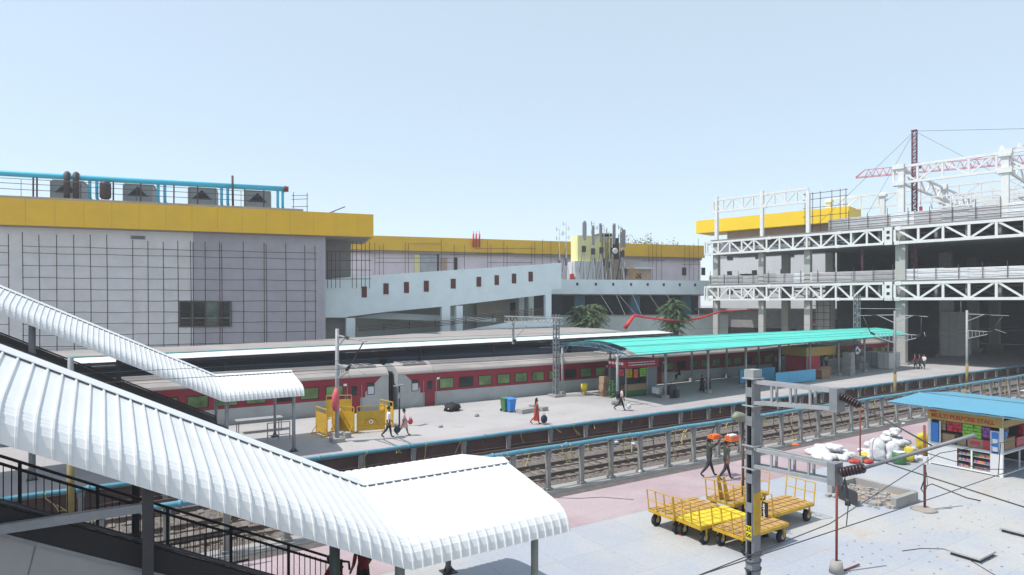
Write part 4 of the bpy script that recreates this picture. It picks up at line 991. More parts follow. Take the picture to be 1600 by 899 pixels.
# ------------------------------------------------------------------ palms and trees
def palm(px, py_top, d, label, spread, n_st, n_fr, m_, seed, base_z=0.0):
    c = P(px, py_top, d); rnd = random.Random(seed); H = c.z
    root = thing('palm_tree', label, 'palm', (c.x, c.y, base_z), 'palms in front of the flat roofed wing')
    tk = MB(M_bark); cr_ = MB(m_)
    for s in range(n_st):
        a = rnd.uniform(0, 6.28); q = rnd.uniform(.1, spread*.45); hx, hy = q*math.cos(a), q*math.sin(a); h = H*rnd.uniform(.36,.84)
        tk.path([(c.x+hx*.2, c.y+hy*.2, base_z), (c.x+hx*.5, c.y+hy*.5, h*.5), (c.x+hx, c.y+hy, h)], .1, 6, [.14,.1,.07])
        for k in range(n_fr):
            az = rnd.uniform(0, 6.28); Lf = rnd.uniform(.7,1.25)*spread; el = rnd.uniform(.35, 1.35)
            o = V((c.x+hx, c.y+hy, h)); pts = []; dz = math.sin(el); dh = math.cos(el)
            for t in range(8):
                u = t/7; pts.append(o + V((math.cos(az)*dh*Lf*u*(1+.3*u), math.sin(az)*dh*Lf*u*(1+.3*u), Lf*(dz*u*1.25 - .95*u*u))))
            for t in range(1, 7):
                p, q_ = pts[t], pts[t+1]; tang = (q_-p).normalized(); sdv = tang.cross(V((0,0,1))).normalized(); ll = Lf*.27*(1-.5*t/7)
                for s2 in (-1, 1):
                    for e in (0, .25, .5, .75):
                        b0 = p.lerp(q_, e); tp = b0 + sdv*s2*ll + tang*ll*.5 + V((0,0,-ll*rnd.uniform(.15,.6)))
                        cr_.add([b0-tang*.045, b0+tang*.045, tp], [(0,1,2)])
            cr_.path(pts, .02, 3, None, False)
    tk.build('trunk', root); cr_.build('crown', root); return root
palm(907, 467, 93, 'leftmost bushy palm, its top just below the flat roofed wing', 2.1, 11, 15, M_leaf, 3)
palm(930, 464, 95, 'taller yellowing palm between the leftmost palm and the red hose', 2.2, 11, 15, M_leaf, 4)
palm(918, 488, 90, 'low palm clump filling the foot between the two left palms', 1.8, 8, 13, M_leaf2, 9)
palm(1054, 459, 92, 'dense round palm above the sagging red hose', 2.1, 16, 16, M_leaf2, 5)
def leafy(name, c, r, h, label, seed, cat='tree'):
    rnd = random.Random(seed); root = thing(name, label, cat, (c.x, c.y, -1))
    t = MB(M_bark); t.path([(c.x,c.y,-1),(c.x,c.y,c.z-h*.3)], .3, 6, [.4,.2]); t.build('trunk', root)
    b = MB(M_leaf2)
    for k in range(26):
        o = c + V((rnd.gauss(0,r*.45), rnd.gauss(0,r*.45), rnd.uniform(-h,h*.15)))
        for _ in range(60):
            p = o + V((rnd.gauss(0,.5),rnd.gauss(0,.5),rnd.gauss(0,.35)))*r*.28; a = V((rnd.gauss(0,1),rnd.gauss(0,1),rnd.gauss(0,1)))*.22; e = V((rnd.gauss(0,1),rnd.gauss(0,1),rnd.gauss(0,1)))*.22
            b.add([p, p+a, p+e], [(0,1,2)])
    b.build('crown', root)
leafy('tree', P(1003, 378, 165), 7, 6, 'dark green treetop showing above the far yellow fascia right of the masts', 11)

# ------------------------------------------------------------------ overhead line masts and wires
def insul(b, p, q, r=.1):
    p, q = V(p), V(q); b.m(M_ins); n = 7
    for i in range(n):
        a = p.lerp(q, i/n); c = p.lerp(q, (i+.55)/n); b.tube(a, c, r, r*.8, n=10); b.tube(c, p.lerp(q,(i+1)/n), r*.45, n=8)
MX, MY = 13.75, 10.2
nm = thing('catenary_mast', 'big slotted grey mast with yellow band and ladder arms, in front of the carts', 'mast', (MX, MY, 0))
b = MB(M_grey); hx, hy, zt = .14, .105, 5.78
for sy in (-1, 1):
    b.box(MX-hx, MX+hx, MY+sy*hy-.012, MY+sy*hy+.012, 0, zt)
    for sx in (-1, 1): b.box(MX+sx*hx-.012, MX+sx*hx+.012, MY+(sy*hy if sy<0 else hy-.05)+.0125, MY+(-hy+.05 if sy<0 else hy)-.0125, 0, zt)
b.build('channel_shaft', nm)
b = MB(M_dark); b.box(MX-.006, MX+.006, MY-hy+.014, MY+hy-.014, .05, zt); b.build('slot_shade_plate', nm)  # added dark plate: stands in for the shade inside the slotted shaft
for k in range(8):
    z = .30 + .72*k
    for sx in (-1, 1): b = MB(M_grey); b.box(MX+sx*(hx+.018)-.005, MX+sx*(hx+.018)+.005, MY-hy+.005, MY+hy-.005, z, z+.24); b.build('batten_plate', nm)
b = MB(M_lgrey); b.box(MX-hx-.03, MX+hx+.03, MY-hy-.03, MY+hy+.03, 5.785, 6.02); b.build('mast_cap', nm)
b = MB(M_ylw); b.box(MX-hx+.005, MX+hx-.005, MY-hy-.018, MY-hy-.013, 1.9, 2.95); b.build('yellow_band', nm)
pl = MB(M_ylwb); pl.box(MX-hx-.035, MX-hx-.028, MY-.08, MY+.08, 1.78, 2.12); pl = pl.build('number_plate', nm)
for t_, z in (('25', 2.03), ('06', 1.87)):
    lettering(t_, .15, frame((MX-hx-.037, MY, z), (0,-1,0), (0,0,1), (-1,0,0)), M_black, pl, depth=.001, bold=.004)
b = MB(M_conc); b.box(MX-.4, MX+.4, MY-.4, MY+.4, -.2, .18); b.build('footing', nm)
for k in range(3):
    z = 1.35 - .2*k; b = MB(M_dark); b.path([(MX+.2*math.cos(a*.7), MY+.2*math.sin(a*.7), z+.012*a) for a in range(10)], .015, 5); b.build('barbed_coil', nm)
for z0, z1, zr, yl in ((5.72, 5.2, 5.35, 7.95), (4.05, 3.62, 3.72, 8.0)):
    b = MB(M_lgrey)
    for sx in (-.1, .1): b.bar((MX+sx, MY-hy, z0), (MX+sx, yl, z0+.02), .06, .09); b.bar((MX+sx, MY-hy, z1), (MX+sx, yl, zr), .06, .09)
    ar = b.build('ladder_arm', nm)
    for k in range(1, 5):
        u = k/4.3; y = MY-hy + (yl-MY+hy)*u
        for sx in (-.1, .1): b = MB(M_lgrey); b.bar((MX+sx, y, z1+(zr-z1)*u), (MX+sx, y, z0), .05); b.build('rung', ar)
    b = MB(M_grey); b.box(MX-.16, MX+.16, yl-.02, yl+.16, zr-.08, z0+.08); b.build('end_plate', ar)
for z in (4.12, 3.55, 5.8, 5.12):
    b = MB(M_lgrey); b.path([(MX-.2,MY-.16,z),(MX+.2,MY-.16,z),(MX+.2,MY+.16,z),(MX-.2,MY+.16,z),(MX-.2,MY-.16,z)], .022, 5); b.build('clamp', nm)
b = MB(M_grey); insul(b, (MX, 7.9, 5.62), (MX, 7.5, 5.47), .095); b.build('insulator', nm)
b = MB(M_grey); insul(b, (MX, 7.9, 3.95), (MX, 7.4, 4.16), .115); b.build('insulator', nm)
b = MB(M_grey); b.tube((MX, 7.4, 4.16), (MX, 5.35, 5.22), .038, n=8); b.build('bracket_tube', nm)
b = MB(M_cable); b.tube((MX, 7.5, 5.47), (MX, 6.05, 4.86), .016, n=6); b.build('stay_tube', nm)
b = MB(M_cable); b.tube((MX, 7.0, 4.35), (MX, 4.5, 4.06), .013, n=6); b.path([(MX+.02, 6.25, 4.02), (MX+.02, 6.1, 4.12), (MX+.02, 5.5, 4.0), (MX+.1, 5.3, 3.98)], .012, 6); b.build('registration_arm', nm)
b = MB(M_dark); b.path([(MX,7.85,3.8),(MX,7.8,3.6),(MX,7.78,3.4)], .03, 5); b.tube((MX,7.78,3.4),(MX,7.78,3.25),.06,n=8); b.path([(MX+.05,7.85,3.9),(MX+.06,7.95,3.55),(MX+.05,7.8,3.35)], .012, 4); b.build('hanging_drop', nm)
def wire(pts, r, label, nm_='overhead_wire', cat='overhead wire', grp=None):
    b = MB(M_cable); b.path(pts, r, 5); return tag(b.build(nm_), label, cat, grp)
wire([(-14,6.1,3.92),(0,6.1,3.91),(MX,5.95,3.93),(30,6.1,3.92),(64,5.9,3.92)], .009, 'straight contact wire crossing the pale paving in front of the red pole')
wire([(-14,5.4,4.9),(0,5.45,4.28),(5,5.5,4.2),(9.4,5.6,4.3),(MX,5.95,4.76),(20,6.0,4.45),(32,6.0,4.2),(64,5.9,4.7)], .008, 'upper catenary wire sloping up to the bracket tube of the big slotted mast')
for x, za, zb in ((10.6, 4.36, 3.92), (16.6, 4.6, 3.92), (19.5, 4.47, 3.92)): wire([(x,5.98,za),(x,6.02,zb)], .009, 'short dropper wire between the two wires near the big slotted mast', 'dropper_wire', 'dropper wire', 'dropper wires')
wire([(MX+.1,6.3,4.7),(MX+2,6.0,4.15),(MX+3.6,5.9,3.95)], .009, 'thin slack jumper wire hanging from the bracket tube to the contact wire')
for y, z, l in ((26.2, 4.9, 'thin overhead wire above the track beside the near pipe'), (30.0, 4.9, 'thin overhead wire above the track beside the middle platform'), (45.1, 5.0, 'thin overhead wire above the red train')):
    wire([(-30 + 6*i, y+.2*(-1)**(i//8), z+.004*abs((i % 9)-4.5)) for i in range(24)], .011, l)

M_fade = mat('faded_yellow_band', (.24,.185,.07), .7, .2, 3)
def tube_mast(x, y, z0, zt, label, arms, paint=0.0, col=M_lgrey):
    rt = thing('catenary_mast', label, 'mast', (x, y, z0))
    b = MB(col); b.tube((x,y,z0),(x,y,zt),.115,.10,10); b.build('shaft', rt)
    if paint: b = MB(M_fade); b.tube((x,y,z0+.3),(x,y,z0+paint),.122,n=10); b.build('yellow_band', rt)
    b = MB(M_conc); b.box(x-.35,x+.35,y-.35,y+.35,z0-.02,z0+.22); b.build('footing', rt)
    for k, (s, ln) in enumerate(arms):
        zu = zt-.35; zl = zt-2.3
        b = MB(M_lgrey); b.bar((x,y,zu),(x,y+s*1.5,zu-.05),.07); b.bar((x,y,zu-.7),(x,y+s*1.3,zu-.1),.06); b.build('upper_arm', rt)
        b = MB(M_lgrey); b.bar((x,y,zl+.35),(x,y+s*1.7,zl+.3),.07); b.bar((x,y,zl-.45),(x,y+s*1.7,zl+.05),.07)
        for q in range(5): b.bar((x,y+s*.3*q+s*.15,zl+.34),(x,y+s*.3*q+s*.15,zl-.35+.1*q),.04)
        b.build('lower_arm', rt)
        b = MB(M_grey); insul(b, (x,y+s*1.5,zu-.05), (x,y+s*1.95,zu-.08), .09); b.build('insulator', rt)
        b = MB(M_grey); insul(b, (x,y+s*1.7,zl+.2), (x,y+s*2.05,zl+.35), .1); b.build('insulator', rt)
        b = MB(M_lgrey); b.tube((x,y+s*1.95,zu-.08),(x,y+s*ln,zu-.12),.03,n=6); b.build('stay_tube', rt)
        b = MB(M_dark); b.tube((x,y+s*2.05,zl+.35),(x,y+s*(ln-.5),zu-.2),.035,n=6); b.build('bracket_tube', rt)
        b = MB(M_lgrey); b.tube((x,y+s*2.3,zl+.55),(x,y+s*(ln-.2),zl+.2),.025,n=6); b.build('registration_arm', rt)
    return rt
m1 = tube_mast(10.9, 34.9, 0, 6.25, 'tubular mast with bracket arms standing among the yellow barricades', [(-1, 4.7)])
b = MB(mat('pink_red_cloth', (.62,.12,.14), .85, .12, 6)); b.path([(10.8,34.72,3.0),(10.74,34.66,2.6),(10.72,34.66,2.1),(10.76,34.7,1.75)], .2, 8, [.08,.2,.22,.12]); tag(b.build('red_cloth'), 'pinkish red cloth tied round the mast above the barricades', 'cloth')
tube_mast(-1.0, 28.2, -1, 5.7, 'mast between the tracks seen behind the two white stair canopies', [], 3.2, M_grey)
tube_mast(56.9, 28.1, -1, 7.0, 'brownish grey mast between the tracks in front of the white concourse column', [(1, 3.2), (-1, 2.6)], 2.6, M_grey)
tube_mast(70.4, 28.1, -1, 6.95, 'pale mast between the tracks at the right, its bracket reaching right over the pipe', [(-1, 3.4)], 2.8)
def lattice(b, x, y, z0, zt, wx, wy):
    for sx in (-1,1):
        for sy in (-1,1): b.bar((x+sx*wx,y+sy*wy,z0),(x+sx*wx,y+sy*wy,zt),.07)
    z = z0+.1; k = 0; st = wx*2.2
    while z < zt-st:
        s = 1 if k%2 else -1
        for sy in (-1,1): b.bar((x-s*wx,y+sy*wy,z),(x+s*wx,y+sy*wy,z+st),.045)
        for sx in (-1,1): b.bar((x+sx*wx,y-s*wy,z),(x+sx*wx,y+s*wy,z+st),.045)
        z += st; k += 1
pm = thing('portal_mast', 'grey lattice mast with a long truss boom over the red train', 'mast', (31.2, 41.9, 0))
b = MB(M_grey); lattice(b, 31.2, 41.9, 0, 6.75, .17, .17); b.build('lattice_shaft', pm)
b = MB(M_conc); b.box(30.7,31.7,41.4,42.4,0,.2); b.build('footing', pm)
b = MB(M_lgrey)
for sx in (-.2,.2):
    for z in (5.95, 6.45): b.bar((31.2+sx,41.2,z),(31.2+sx,49.6,z),.07)
bo = b.build('truss_boom', pm)
b = MB(M_lgrey)
for k in range(16):
    ya, yb = 41.3+.52*k, 41.3+.52*(k+1); za, zb = ((5.95,6.45),(6.45,5.95))[k%2]
    for sx in (-.2,.2): b.bar((31.2+sx,ya,za),(31.2+sx,yb,zb),.04)
    b.bar((31.0,ya,6.45),(31.4,yb,6.45),.035)
b.build('lacing', bo)
b = MB(M_lgrey); b.bar((31.2,48.4,6.0),(31.2,48.4,3.95),.16); b.bar((30.6,48.4,5.35),(31.8,48.4,5.35),.12); b.bar((31.2,48.4,4.3),(31.2,46.3,5.6),.05); b.build('drop_arm', pm)
b = MB(M_ins); insul(b, (31.2,48.4,4.2),(31.2,47.95,4.35),.1); b.build('insulator', pm)
pm = thing('lattice_mast', 'slim grey lattice mast rising behind the right end of the turquoise roof', 'mast', (75.5, 41.6, 0))
b = MB(M_grey); lattice(b, 75.5, 41.6, 0, 8.7, .25, .25); b.build('lattice_shaft', pm)
b = MB(M_lgrey); b.bar((75.5,41.6,7.0),(75.5,36.5,7.0),.06); b.bar((75.5,41.6,8.4),(75.5,37,8.0),.05); b.build('bracket_arm', pm)

# ------------------------------------------------------------------ poles on the near platform
q = G(1307, 895); rt = thing('red_pole', 'thin dark red pole in a pale concrete bucket foot beside the carts', 'pole', q)
b = MB(M_rust); b.tube(q, q+V((.02,0,3.0)), .035, n=8); b.build('pole', rt)
b = MB(M_conc); b.tube(q, q+V((0,0,.34)), .2, .155, 16); b.build('concrete_foot', rt)
b = MB(M_rust); b.tube((q.x+.1,q.y-.05,.02),(q.x+1.0,q.y-.1,.05),.025,n=6); tag(b.build('loose_rod'), 'rusty rod lying on the paving at the bucket foot of the dark red pole', 'rod')
q = G(1445, 797); rt = thing('rusty_pole', 'rusty pole with a small white box and coiled cables, right of the rubble kerb', 'pole', q)
b = MB(M_rust); b.tube(q, q+V((-.03,0,3.15)), .045, n=8); b.build('pole', rt)
b = MB(M_wht); b.cbox((q.x-.06,q.y-.06,1.72), .16,.13,.28); b.build('switch_box', rt)
b = MB(M_cable)
for k in range(3): b.path([(q.x-.05,q.y-.05,1.75),(q.x-.12-.04*k,q.y-.1,1.3),(q.x-.14-.03*k,q.y+.05,.8),(q.x-.02,q.y+.02,.6),(q.x+.1,q.y-.05,.9),(q.x+.02,q.y-.05,1.4)], .012, 4)
b.build('cable_coil', rt)
b = MB(M_earth); b.blob((q.x,q.y,.01),.42,.42,.09,4,.3,14,6); b.build('earth_mound', rt)
q = G(1344, 722); rt = thing('small_red_pole', 'thin red pole in a square block foot between the two white sack heaps', 'pole', q)
b = MB(M_rust); b.tube(q, q+V((0,0,2.7)), .035, n=8); b.build('pole', rt)
b = MB(M_conc); b.box(q.x-.2,q.x+.2,q.y-.2,q.y+.2,0,.3); b.build('block_foot', rt)
q = G(1161, 801); rt = thing('lamp_post', 'dark lamp post with a greenish lamp head behind the big slotted mast', 'lamp post', q)
b = MB(M_brown); b.tube(q, q+V((0,0,3.3)), .05, n=8); b.build('post', rt)
b = MB(mat('lamp_cover', (.20,.21,.16), .5, .1, 4)); b.path([q+V((-.5,.1,3.5)), q+V((-.3,.05,3.56)), q+V((0,0,3.5)), q+V((.25,-.05,3.36))], .15, 8, [.05,.17,.15,.06]); b.build('lamp_head', rt)

# kerb box with rubble and the dark stone slab leaning on it
rt = thing('kerb_box', 'square concrete kerb box filled with rubble on the pale paving, broken at its left corner', 'planter', (25.4, 13.4, 0))
ks = [(26.55,12.35,26.55,14.75),(24.75,14.75,26.55,14.75),(24.9,12.35,26.55,12.35)]
for i, (xa, ya, xb, yb) in enumerate(ks):
    b = MB(M_conc); d = (V((xb,yb,0))-V((xa,ya,0))); b.bar((xa,ya,.19),(xb,yb,.19),.2,.38 - .01*i); b.build('kerb_stone', rt)
b = MB(mat('reddish_soil', (.36,.28,.23), .95, .25, 3)); b.box(24.9, 26.5, 12.45, 14.65, .002, .1); b.build('soil_fill', rt)
for k in range(70):
    pass
b = MB(M_conc)
rnd = random.Random(3)
for k in range(120):
    x = rnd.uniform(24.2,26.3); y = rnd.uniform(12.3,14.6); a = rnd.uniform(.04,.16)
    b.cbox((x,y,.1 if x > 24.9 and y > 12.45 else .003), a*1.5, a, a*.7, rnd.random()*3)
o = b.build('rubble'); o['kind'] = 'stuff'
b = MB(M_dark); s0, s1 = G(1310,779), G(1341,793); b.prism([s0, s1, s1+V((.05,.05,.52)), s0+V((.05,.05,.52))], (.10,.12,.02)); tag(b.build('stone_slab'), 'dark stone slab leaning at the broken corner of the kerb box', 'slab')
# slabs over drain holes and fine cable on the paving
for (px, py), l in (((1519,868),'square drain cover slightly raised above the pale paving, its front edge in dark shadow'),((1596,832),'dark edged drain cover at the right edge of the paving')):
    q = G(px, py); b = MB(M_plat); b.box(q.x-.55,q.x+.55,q.y-.42,q.y+.42,.10,.15); b.m(M_dark).box(q.x-.5,q.x+.5,q.y-.38,q.y+.38,.003,.098); tag(b.build('drain_cover'), l, 'drain cover')
wire([G(1410,861,.012),G(1440,857,.012),G(1475,858,.012),G(1510,872,.012),G(1555,899,.012)], .013, 'thin black cable curving across the paving past the drain cover', 'cable', 'cable')
wire([G(870,778,.012),G(905,779,.012),G(940,777,.012),G(990,781,.012)], .014, 'thin dark cable lying on the pink tiles', 'cable', 'cable')
q = G(1063,836); b = MB(mat('clear_bottle', (.6,.62,.66), .15, .05, 3)); b.path([q,q+V((0,0,.2)),q+V((0,0,.26)),q+V((0,0,.33))], .05, 10, [.055,.055,.02,.02]); b.m(M_red); b.tube(q+V((0,0,.0)),q+V((0,0,.1)),.057,n=10); tag(b.build('bottle'), 'plastic bottle standing in front of the yellow carts', 'bottle')

# ------------------------------------------------------------------ yellow platform carts
def cart(label, deckm, L_=2.3, W_=1.12, far_rail=False):
    rt = thing('luggage_cart', label, 'cart', (0,0,0), 'yellow luggage carts')
    b = MB(M_ylw); hz = .56
    for y in (-W_/2, W_/2): b.bar((-L_/2,y,hz),(L_/2,y,hz),.05,.1)
    for x in (-L_/2, -L_/6, L_/6, L_/2): b.bar((x,-W_/2,hz-.01),(x,W_/2,hz-.01),.05,.09)
    b.build('frame', rt, False)
    b = MB(deckm); b.box(-L_/2+.02,L_/2-.02,-W_/2+.02,W_/2-.02,hz+.052,hz+.07); dk = b.build('deck', rt, False)
    b = MB(M_rust if deckm is M_deck else M_ylw)
    for k in range(1,7): x = -L_/2+L_*k/7; b.box(x-.008,x+.008,-W_/2+.03,W_/2-.03,hz+.0705,hz+.078)
    for k in range(1,4): y = -W_/2+W_*k/4; b.box(-L_/2+.03,L_/2-.03,y-.008,y+.008,hz+.0785,hz+.084)
    b.build('deck_batten', dk, False)
    for e in ((-1, 1) if far_rail else (-1,)):
        b = MB(M_ylw); x = e*L_/2; n = 3
        for k in range(n+1): y = -W_/2+W_*k/n; b.bar((x,y,hz),(x+e*.1,y,hz+.74),.032)
        for h in (.74,.4): b.bar((x+e*.1*h/.74,-W_/2,hz+h),(x+e*.1*h/.74,W_/2,hz+h),.028)
        b.build('end_rail', rt, False)
    for sx in (-.78, .78):
        for sy in (-1, 1):
            y = sy*(W_/2-.1); b = MB(M_rub); x = sx*L_/2
            b.path([(x,y-.07,.2),(x,y-.05,.2),(x,y+.05,.2),(x,y+.07,.2)], .2, 16, [.16,.2,.2,.16]); wh = b.build('wheel', rt, False)
            b = MB(M_lgrey); b.tube((x,y-.078,.2),(x,y+.078,.2),.085,n=10); b.build('rim', wh, False)
            b = MB(M_ylw); b.bar((x,y-.1,.2),(x,y-.1,.55),.06,.03); b.bar((x,y+.1,.2),(x,y+.1,.55),.06,.03); b.build('fork', wh, False)
    b = MB(M_ylw); b.bar((L_/2,0,hz-.05),(L_/2+.55,0,hz-.22),.05); b.path([(L_/2+.5,-.16,hz-.2),(L_/2+.56,0,hz-.22),(L_/2+.5,.16,hz-.2)], .022, 6); b.build('tow_bar', rt, False)
    return rt
k0 = cart('leftmost yellow cart with a worn tan deck and an end rail', M_deck); k0.location = (16.98, 15.38, 0); k0.rotation_euler = (0,0,.03)
k1 = cart('middle yellow cart with a bright fresh yellow deck', M_ylwb); k1.location = (17.05, 14.2, 0); k1.rotation_euler = (0,0,-.05)
dup(k0, (17.4, 12.98, 0), .02, 'yellow cart nearest the viewer, partly behind the big slotted mast')
k2 = cart('rear yellow cart with tall end rails, behind the fresh yellow deck', M_deck, 2.3, 1.12, True); k2.location = (19.75, 15.3, 0); k2.rotation_euler = (0,0,.12)
dup(k2, (20.0, 13.75, 0), .0, 'rightmost yellow cart, seen right of the big slotted mast')
b = MB(M_ylw)
for y in (14.9, 15.15): b.prism([(18.55,y,.64),(18.85,y+.05,.64),(18.65,y+.1,1.5),(18.5,y+.08,1.5)], (0,.03,0))
tag(b.build('leaning_panel'), 'yellow cart panels leaning against the rail of the rear cart', 'panel')
q = G(1195, 838); rt = thing('standing_banner', 'narrow black and purple banner panel standing just right of the big slotted mast', 'banner', q)
b = MB(M_black); b.box(q.x-.02,q.x+.02,q.y-.11,q.y+.11,.02,1.12); b.build('panel', rt)
b = MB(mat('purple_print', (.12,.04,.42), .5, .1, 3)); b.box(q.x-.025,q.x-.021,q.y-.1,q.y+.1,.06,.5); b.build('purple_field', rt)
b = MB(M_letw); rnd = random.Random(8)
for k in range(14): z = .56+.037*k; b.box(q.x-.026,q.x-.0215,q.y-.0-rnd.uniform(.0,.03),q.y+.02+rnd.uniform(0,.05),z,z+.02)
b.build('small_print', rt)
b = MB(M_dark); b.box(q.x-.12,q.x+.12,q.y-.1,q.y+.1,0,.02); b.build('foot', rt)

# ------------------------------------------------------------------ sacks by the platform stall
def sack(p, rx, ry, rz, m_, label, seed, grp='sacks heaped by the stall'):
    b = MB(m_); b.blob((p.x,p.y,p.z+rz*.6),rx,ry,rz,seed,.28,18,12,True); return tag(b.build('sack'), label, 'sack', grp)
def sack2(p, r, az, m_, label, seed, grp='white sacks heaped by the stall', stand=False):
    """a filled woven sack: pillow with pinched ends, folds and creases"""
    b = MB(m_); vs = []; fs = []; n, m = 22, 15
    for i in range(m+1):
        t = -1 + 2*i/m; w_ = (1 - abs(t)**3.2)**.5 * (1 if abs(t) < .8 else .85)
        for j in range(n):
            a = 2*math.pi*j/n; d = V((t, math.cos(a), math.sin(a)))
            k = 1 + .22*noise.noise(d*1.9 + V((seed*2.3,0,seed))) + .13*noise.noise(d*4.6 + V((0,seed*1.7,0))) - .10*abs(noise.noise(d*8 + V((seed,seed,0))))
            x, y, z = t*1.15*r, math.cos(a)*w_*r*.72*k, math.sin(a)*w_*r*.5*k
            if stand: x, z = z, x
            if z < -r*.36 and not stand: z = -r*.36
            vs.append((p.x + x*math.cos(az) - y*math.sin(az), p.y + x*math.sin(az) + y*math.cos(az), p.z + z + (r*.36 if not stand else r*1.1)))
    for i in range(m):
        for j in range(n): fs.append((i*n+j, i*n+(j+1)%n, (i+1)*n+(j+1)%n, (i+1)*n+j))
    fs += [tuple(range(n))[::-1], tuple(m*n+j for j in range(n))]
    b.add(vs, fs, True); return tag(b.build('sack'), label, 'sack', grp)
rnd = random.Random(21)
h1 = G(1314, 720); h2 = G(1398, 720)
ex1 = V((.8415,-.5402,0)); ey1 = V((.5402,.8415,0))
for k in range(34):
    u = rnd.uniform(-1,1); v = rnd.uniform(0,1.6); z = max(0, .55*(1-abs(u))-.1)*(k % 3)*.5
    sack2(h1 + ex1*u*1.0 + ey1*v + V((0,0,z)), rnd.uniform(.2,.34), rnd.uniform(0,3.1), M_sack, 'white woven sack among others in the low flat heap left of the thin red pole', k+3, 'white sacks in the low heap')
for k in range(60):
    u = rnd.uniform(-1,1); v = rnd.uniform(0,1.9); z = max(0.0, (1-abs(u-.15)*.95)*(1-abs(v-.9)*.6))*1.45*rnd.choice((0,.3,.6,.85,1.0))
    sack2(h2 + ex1*(u*1.05+.25) + ey1*v + V((0,0,z)), rnd.uniform(.2,.34), rnd.uniform(0,3.1), M_sack, 'white woven sack among others in the tall heap between the red pole and the stall', k+40, 'white sacks in the tall heap')
sack2(h2 + ex1*-.85 + ey1*.0, .5, .3, M_sack, 'plump white sack standing upright at the left end of the tall heap', 91, stand=True)
sack2(h2 + ex1*-.25 + ey1*-.25, .46, 1.0, M_sack, 'white sack standing upright at the front of the tall heap, left of the green drum', 92, stand=True)
M_pack2 = mat('faded_red_plastic', (.42,.06,.05), .7, .3, 7)
for px, py, s, m_, l in ((1285,712,.3,M_orange,'orange bag at the left foot of the low white heap'),(1352,715,.36,M_sacky,'yellow bag beside the thin red pole'),(1335,724,.3,M_pack2,'red bag at the foot of the thin red pole, left side'),(1357,724,.3,M_pack2,'red bag right of the thin red pole'),(1420,722,.42,M_sacky,'yellow and black bag beside the green drum'),(1432,708,.3,M_orange,'small orange bag between the heap and the stall'),(1443,706,.55,M_sacky,'large yellow sack against the left side of the stall'),(1452,712,.45,M_sacky,'lower yellow sack at the left foot of the stall')):
    sack2(G(px,py), s*.82, (px % 7)*.5, m_, l, px % 50, 'coloured bags by the stall', stand=(px in (1443, 1420)))
q = G(1405, 725); rt = thing('green_drum', 'dark green drum with a white lid in front of the tall white sack heap', 'drum', q)
b = MB(M_green); b.path([q,q+V((0,0,.1)),q+V((0,0,.45)),q+V((0,0,.55))], .3, 16, [.26,.3,.3,.26]); b.build('body', rt)
b = MB(M_sack); b.tube(q+V((0,0,.552)),q+V((0,0,.6)),.25,n=16); b.build('lid', rt)

# ------------------------------------------------------------------ platform stall at the right
SX, SY0, SY1, SX2 = 33.3, 11.95, 14.85, 37.4
st = thing('platform_stall', 'white platform stall with a yellow red-lettered sign under a light blue sheet roof', 'stall', (35.3, 13.4, 0))
b = MB(M_sky); b.sheet([[(32.25+(38.7-32.25)*i/20, 9.9+(16.3-9.9)*j/14, 2.86+.2*(1-abs(i/10-1))+.012*(j%2)) for j in range(15)] for i in range(21)][::-1]); b.build('roof_sheet', st)
b = MB(M_bframe)
for xx in (32.3, 38.6): b.bar((xx,9.9,2.8),(xx,16.3,2.8),.06)
for yy in (9.95, 16.25): b.bar((32.3,yy,2.8),(38.6,yy,2.8),.06)
b.build('roof_frame', st)
b = MB(M_cable); b.bar((35.5,9.9,3.085),(35.5,16.3,3.085),.04,.015); b.build('roof_seam', st)
for x, y in ((SX,SY0),(SX,SY1),(SX2,SY0),(SX2,SY1)): b = MB(M_steelw); b.bar((x,y,0),(x,y,2.82),.12); b.build('corner_post', st)
b = MB(M_wht); b.box(SX-.03,SX+.03,13.75,SY1-.06,.1,.98); b.build('front_panel', st)
b = MB(M_wht); b.box(SX-.04,SX+.04,SY0+.06,SY0+.42,.1,2.0); b.build('front_pilaster', st)
b = MB(M_blue); b.box(SX-.05,SX-.042,SY0+.1,SY0+.36,1.0,1.95); b.m(M_letw); 
for z in (1.1,1.45): b.box(SX-.056,SX-.0505,SY0+.13,SY0+.33,z,z+.2)
b.build('poster', st)
b = MB(M_blue); b.box(SX-.02,SX+.02,SY1-.38,SY1-.07,1.02,2.0); b.build('side_poster', st)
b = MB(M_steelw); b.bar((SX,SY0+.4,1.0),(SX,SY1,1.0),.07); b.bar((SX,SY0,.08),(SX,SY1,.08),.07); b.bar((SX,13.1,.1),(SX,13.1,1.0),.06); b.bar((SX,13.72,.1),(SX,13.72,1.0),.05); b.bar((SX,SY1-.45,1.0),(SX,SY1-.45,2.1),.05); b.build('counter_frame', st)
b = MB(M_wht); b.box(SX-.05,SX2,SY0,SY1,1.04,1.08); b.build('counter_top', st)
b = MB(M_cladd); b.box(SX2-.04,SX2,SY0,SY1,.05,2.75); b.box(SX,SX2,SY1-.03,SY1+.0,.05,2.75); b.build('back_wall', st)
b = MB(M_steelw); b.bar((SX,SY0,1.0),(SX2,SY0,1.0),.06); b.bar((35.2,SY0,.1),(35.2,SY0,1.0),.05); b.bar((SX,SY0,.08),(SX2,SY0,.08),.06); b.build('side_frame', st)
sg = MB(M_sign_y); sg.box(SX-.12,SX-.06,SY0-.05,SY1+.05,2.17,2.62); sg = sg.build('sign_board', st)
lettering('MULTI PURPOSE STALL', .27, frame((SX-.125,(SY0+SY1)/2+.05,2.36),(0,-1,0),(0,0,1),(-1,0,0)), M_letr, sg, depth=.006, bold=.008, width=2.55)
b = MB(M_letr); b.box(SX-.127,SX-.121,SY1-.35,SY1-.05,2.52,2.6); b.build('emblem_strip', sg)
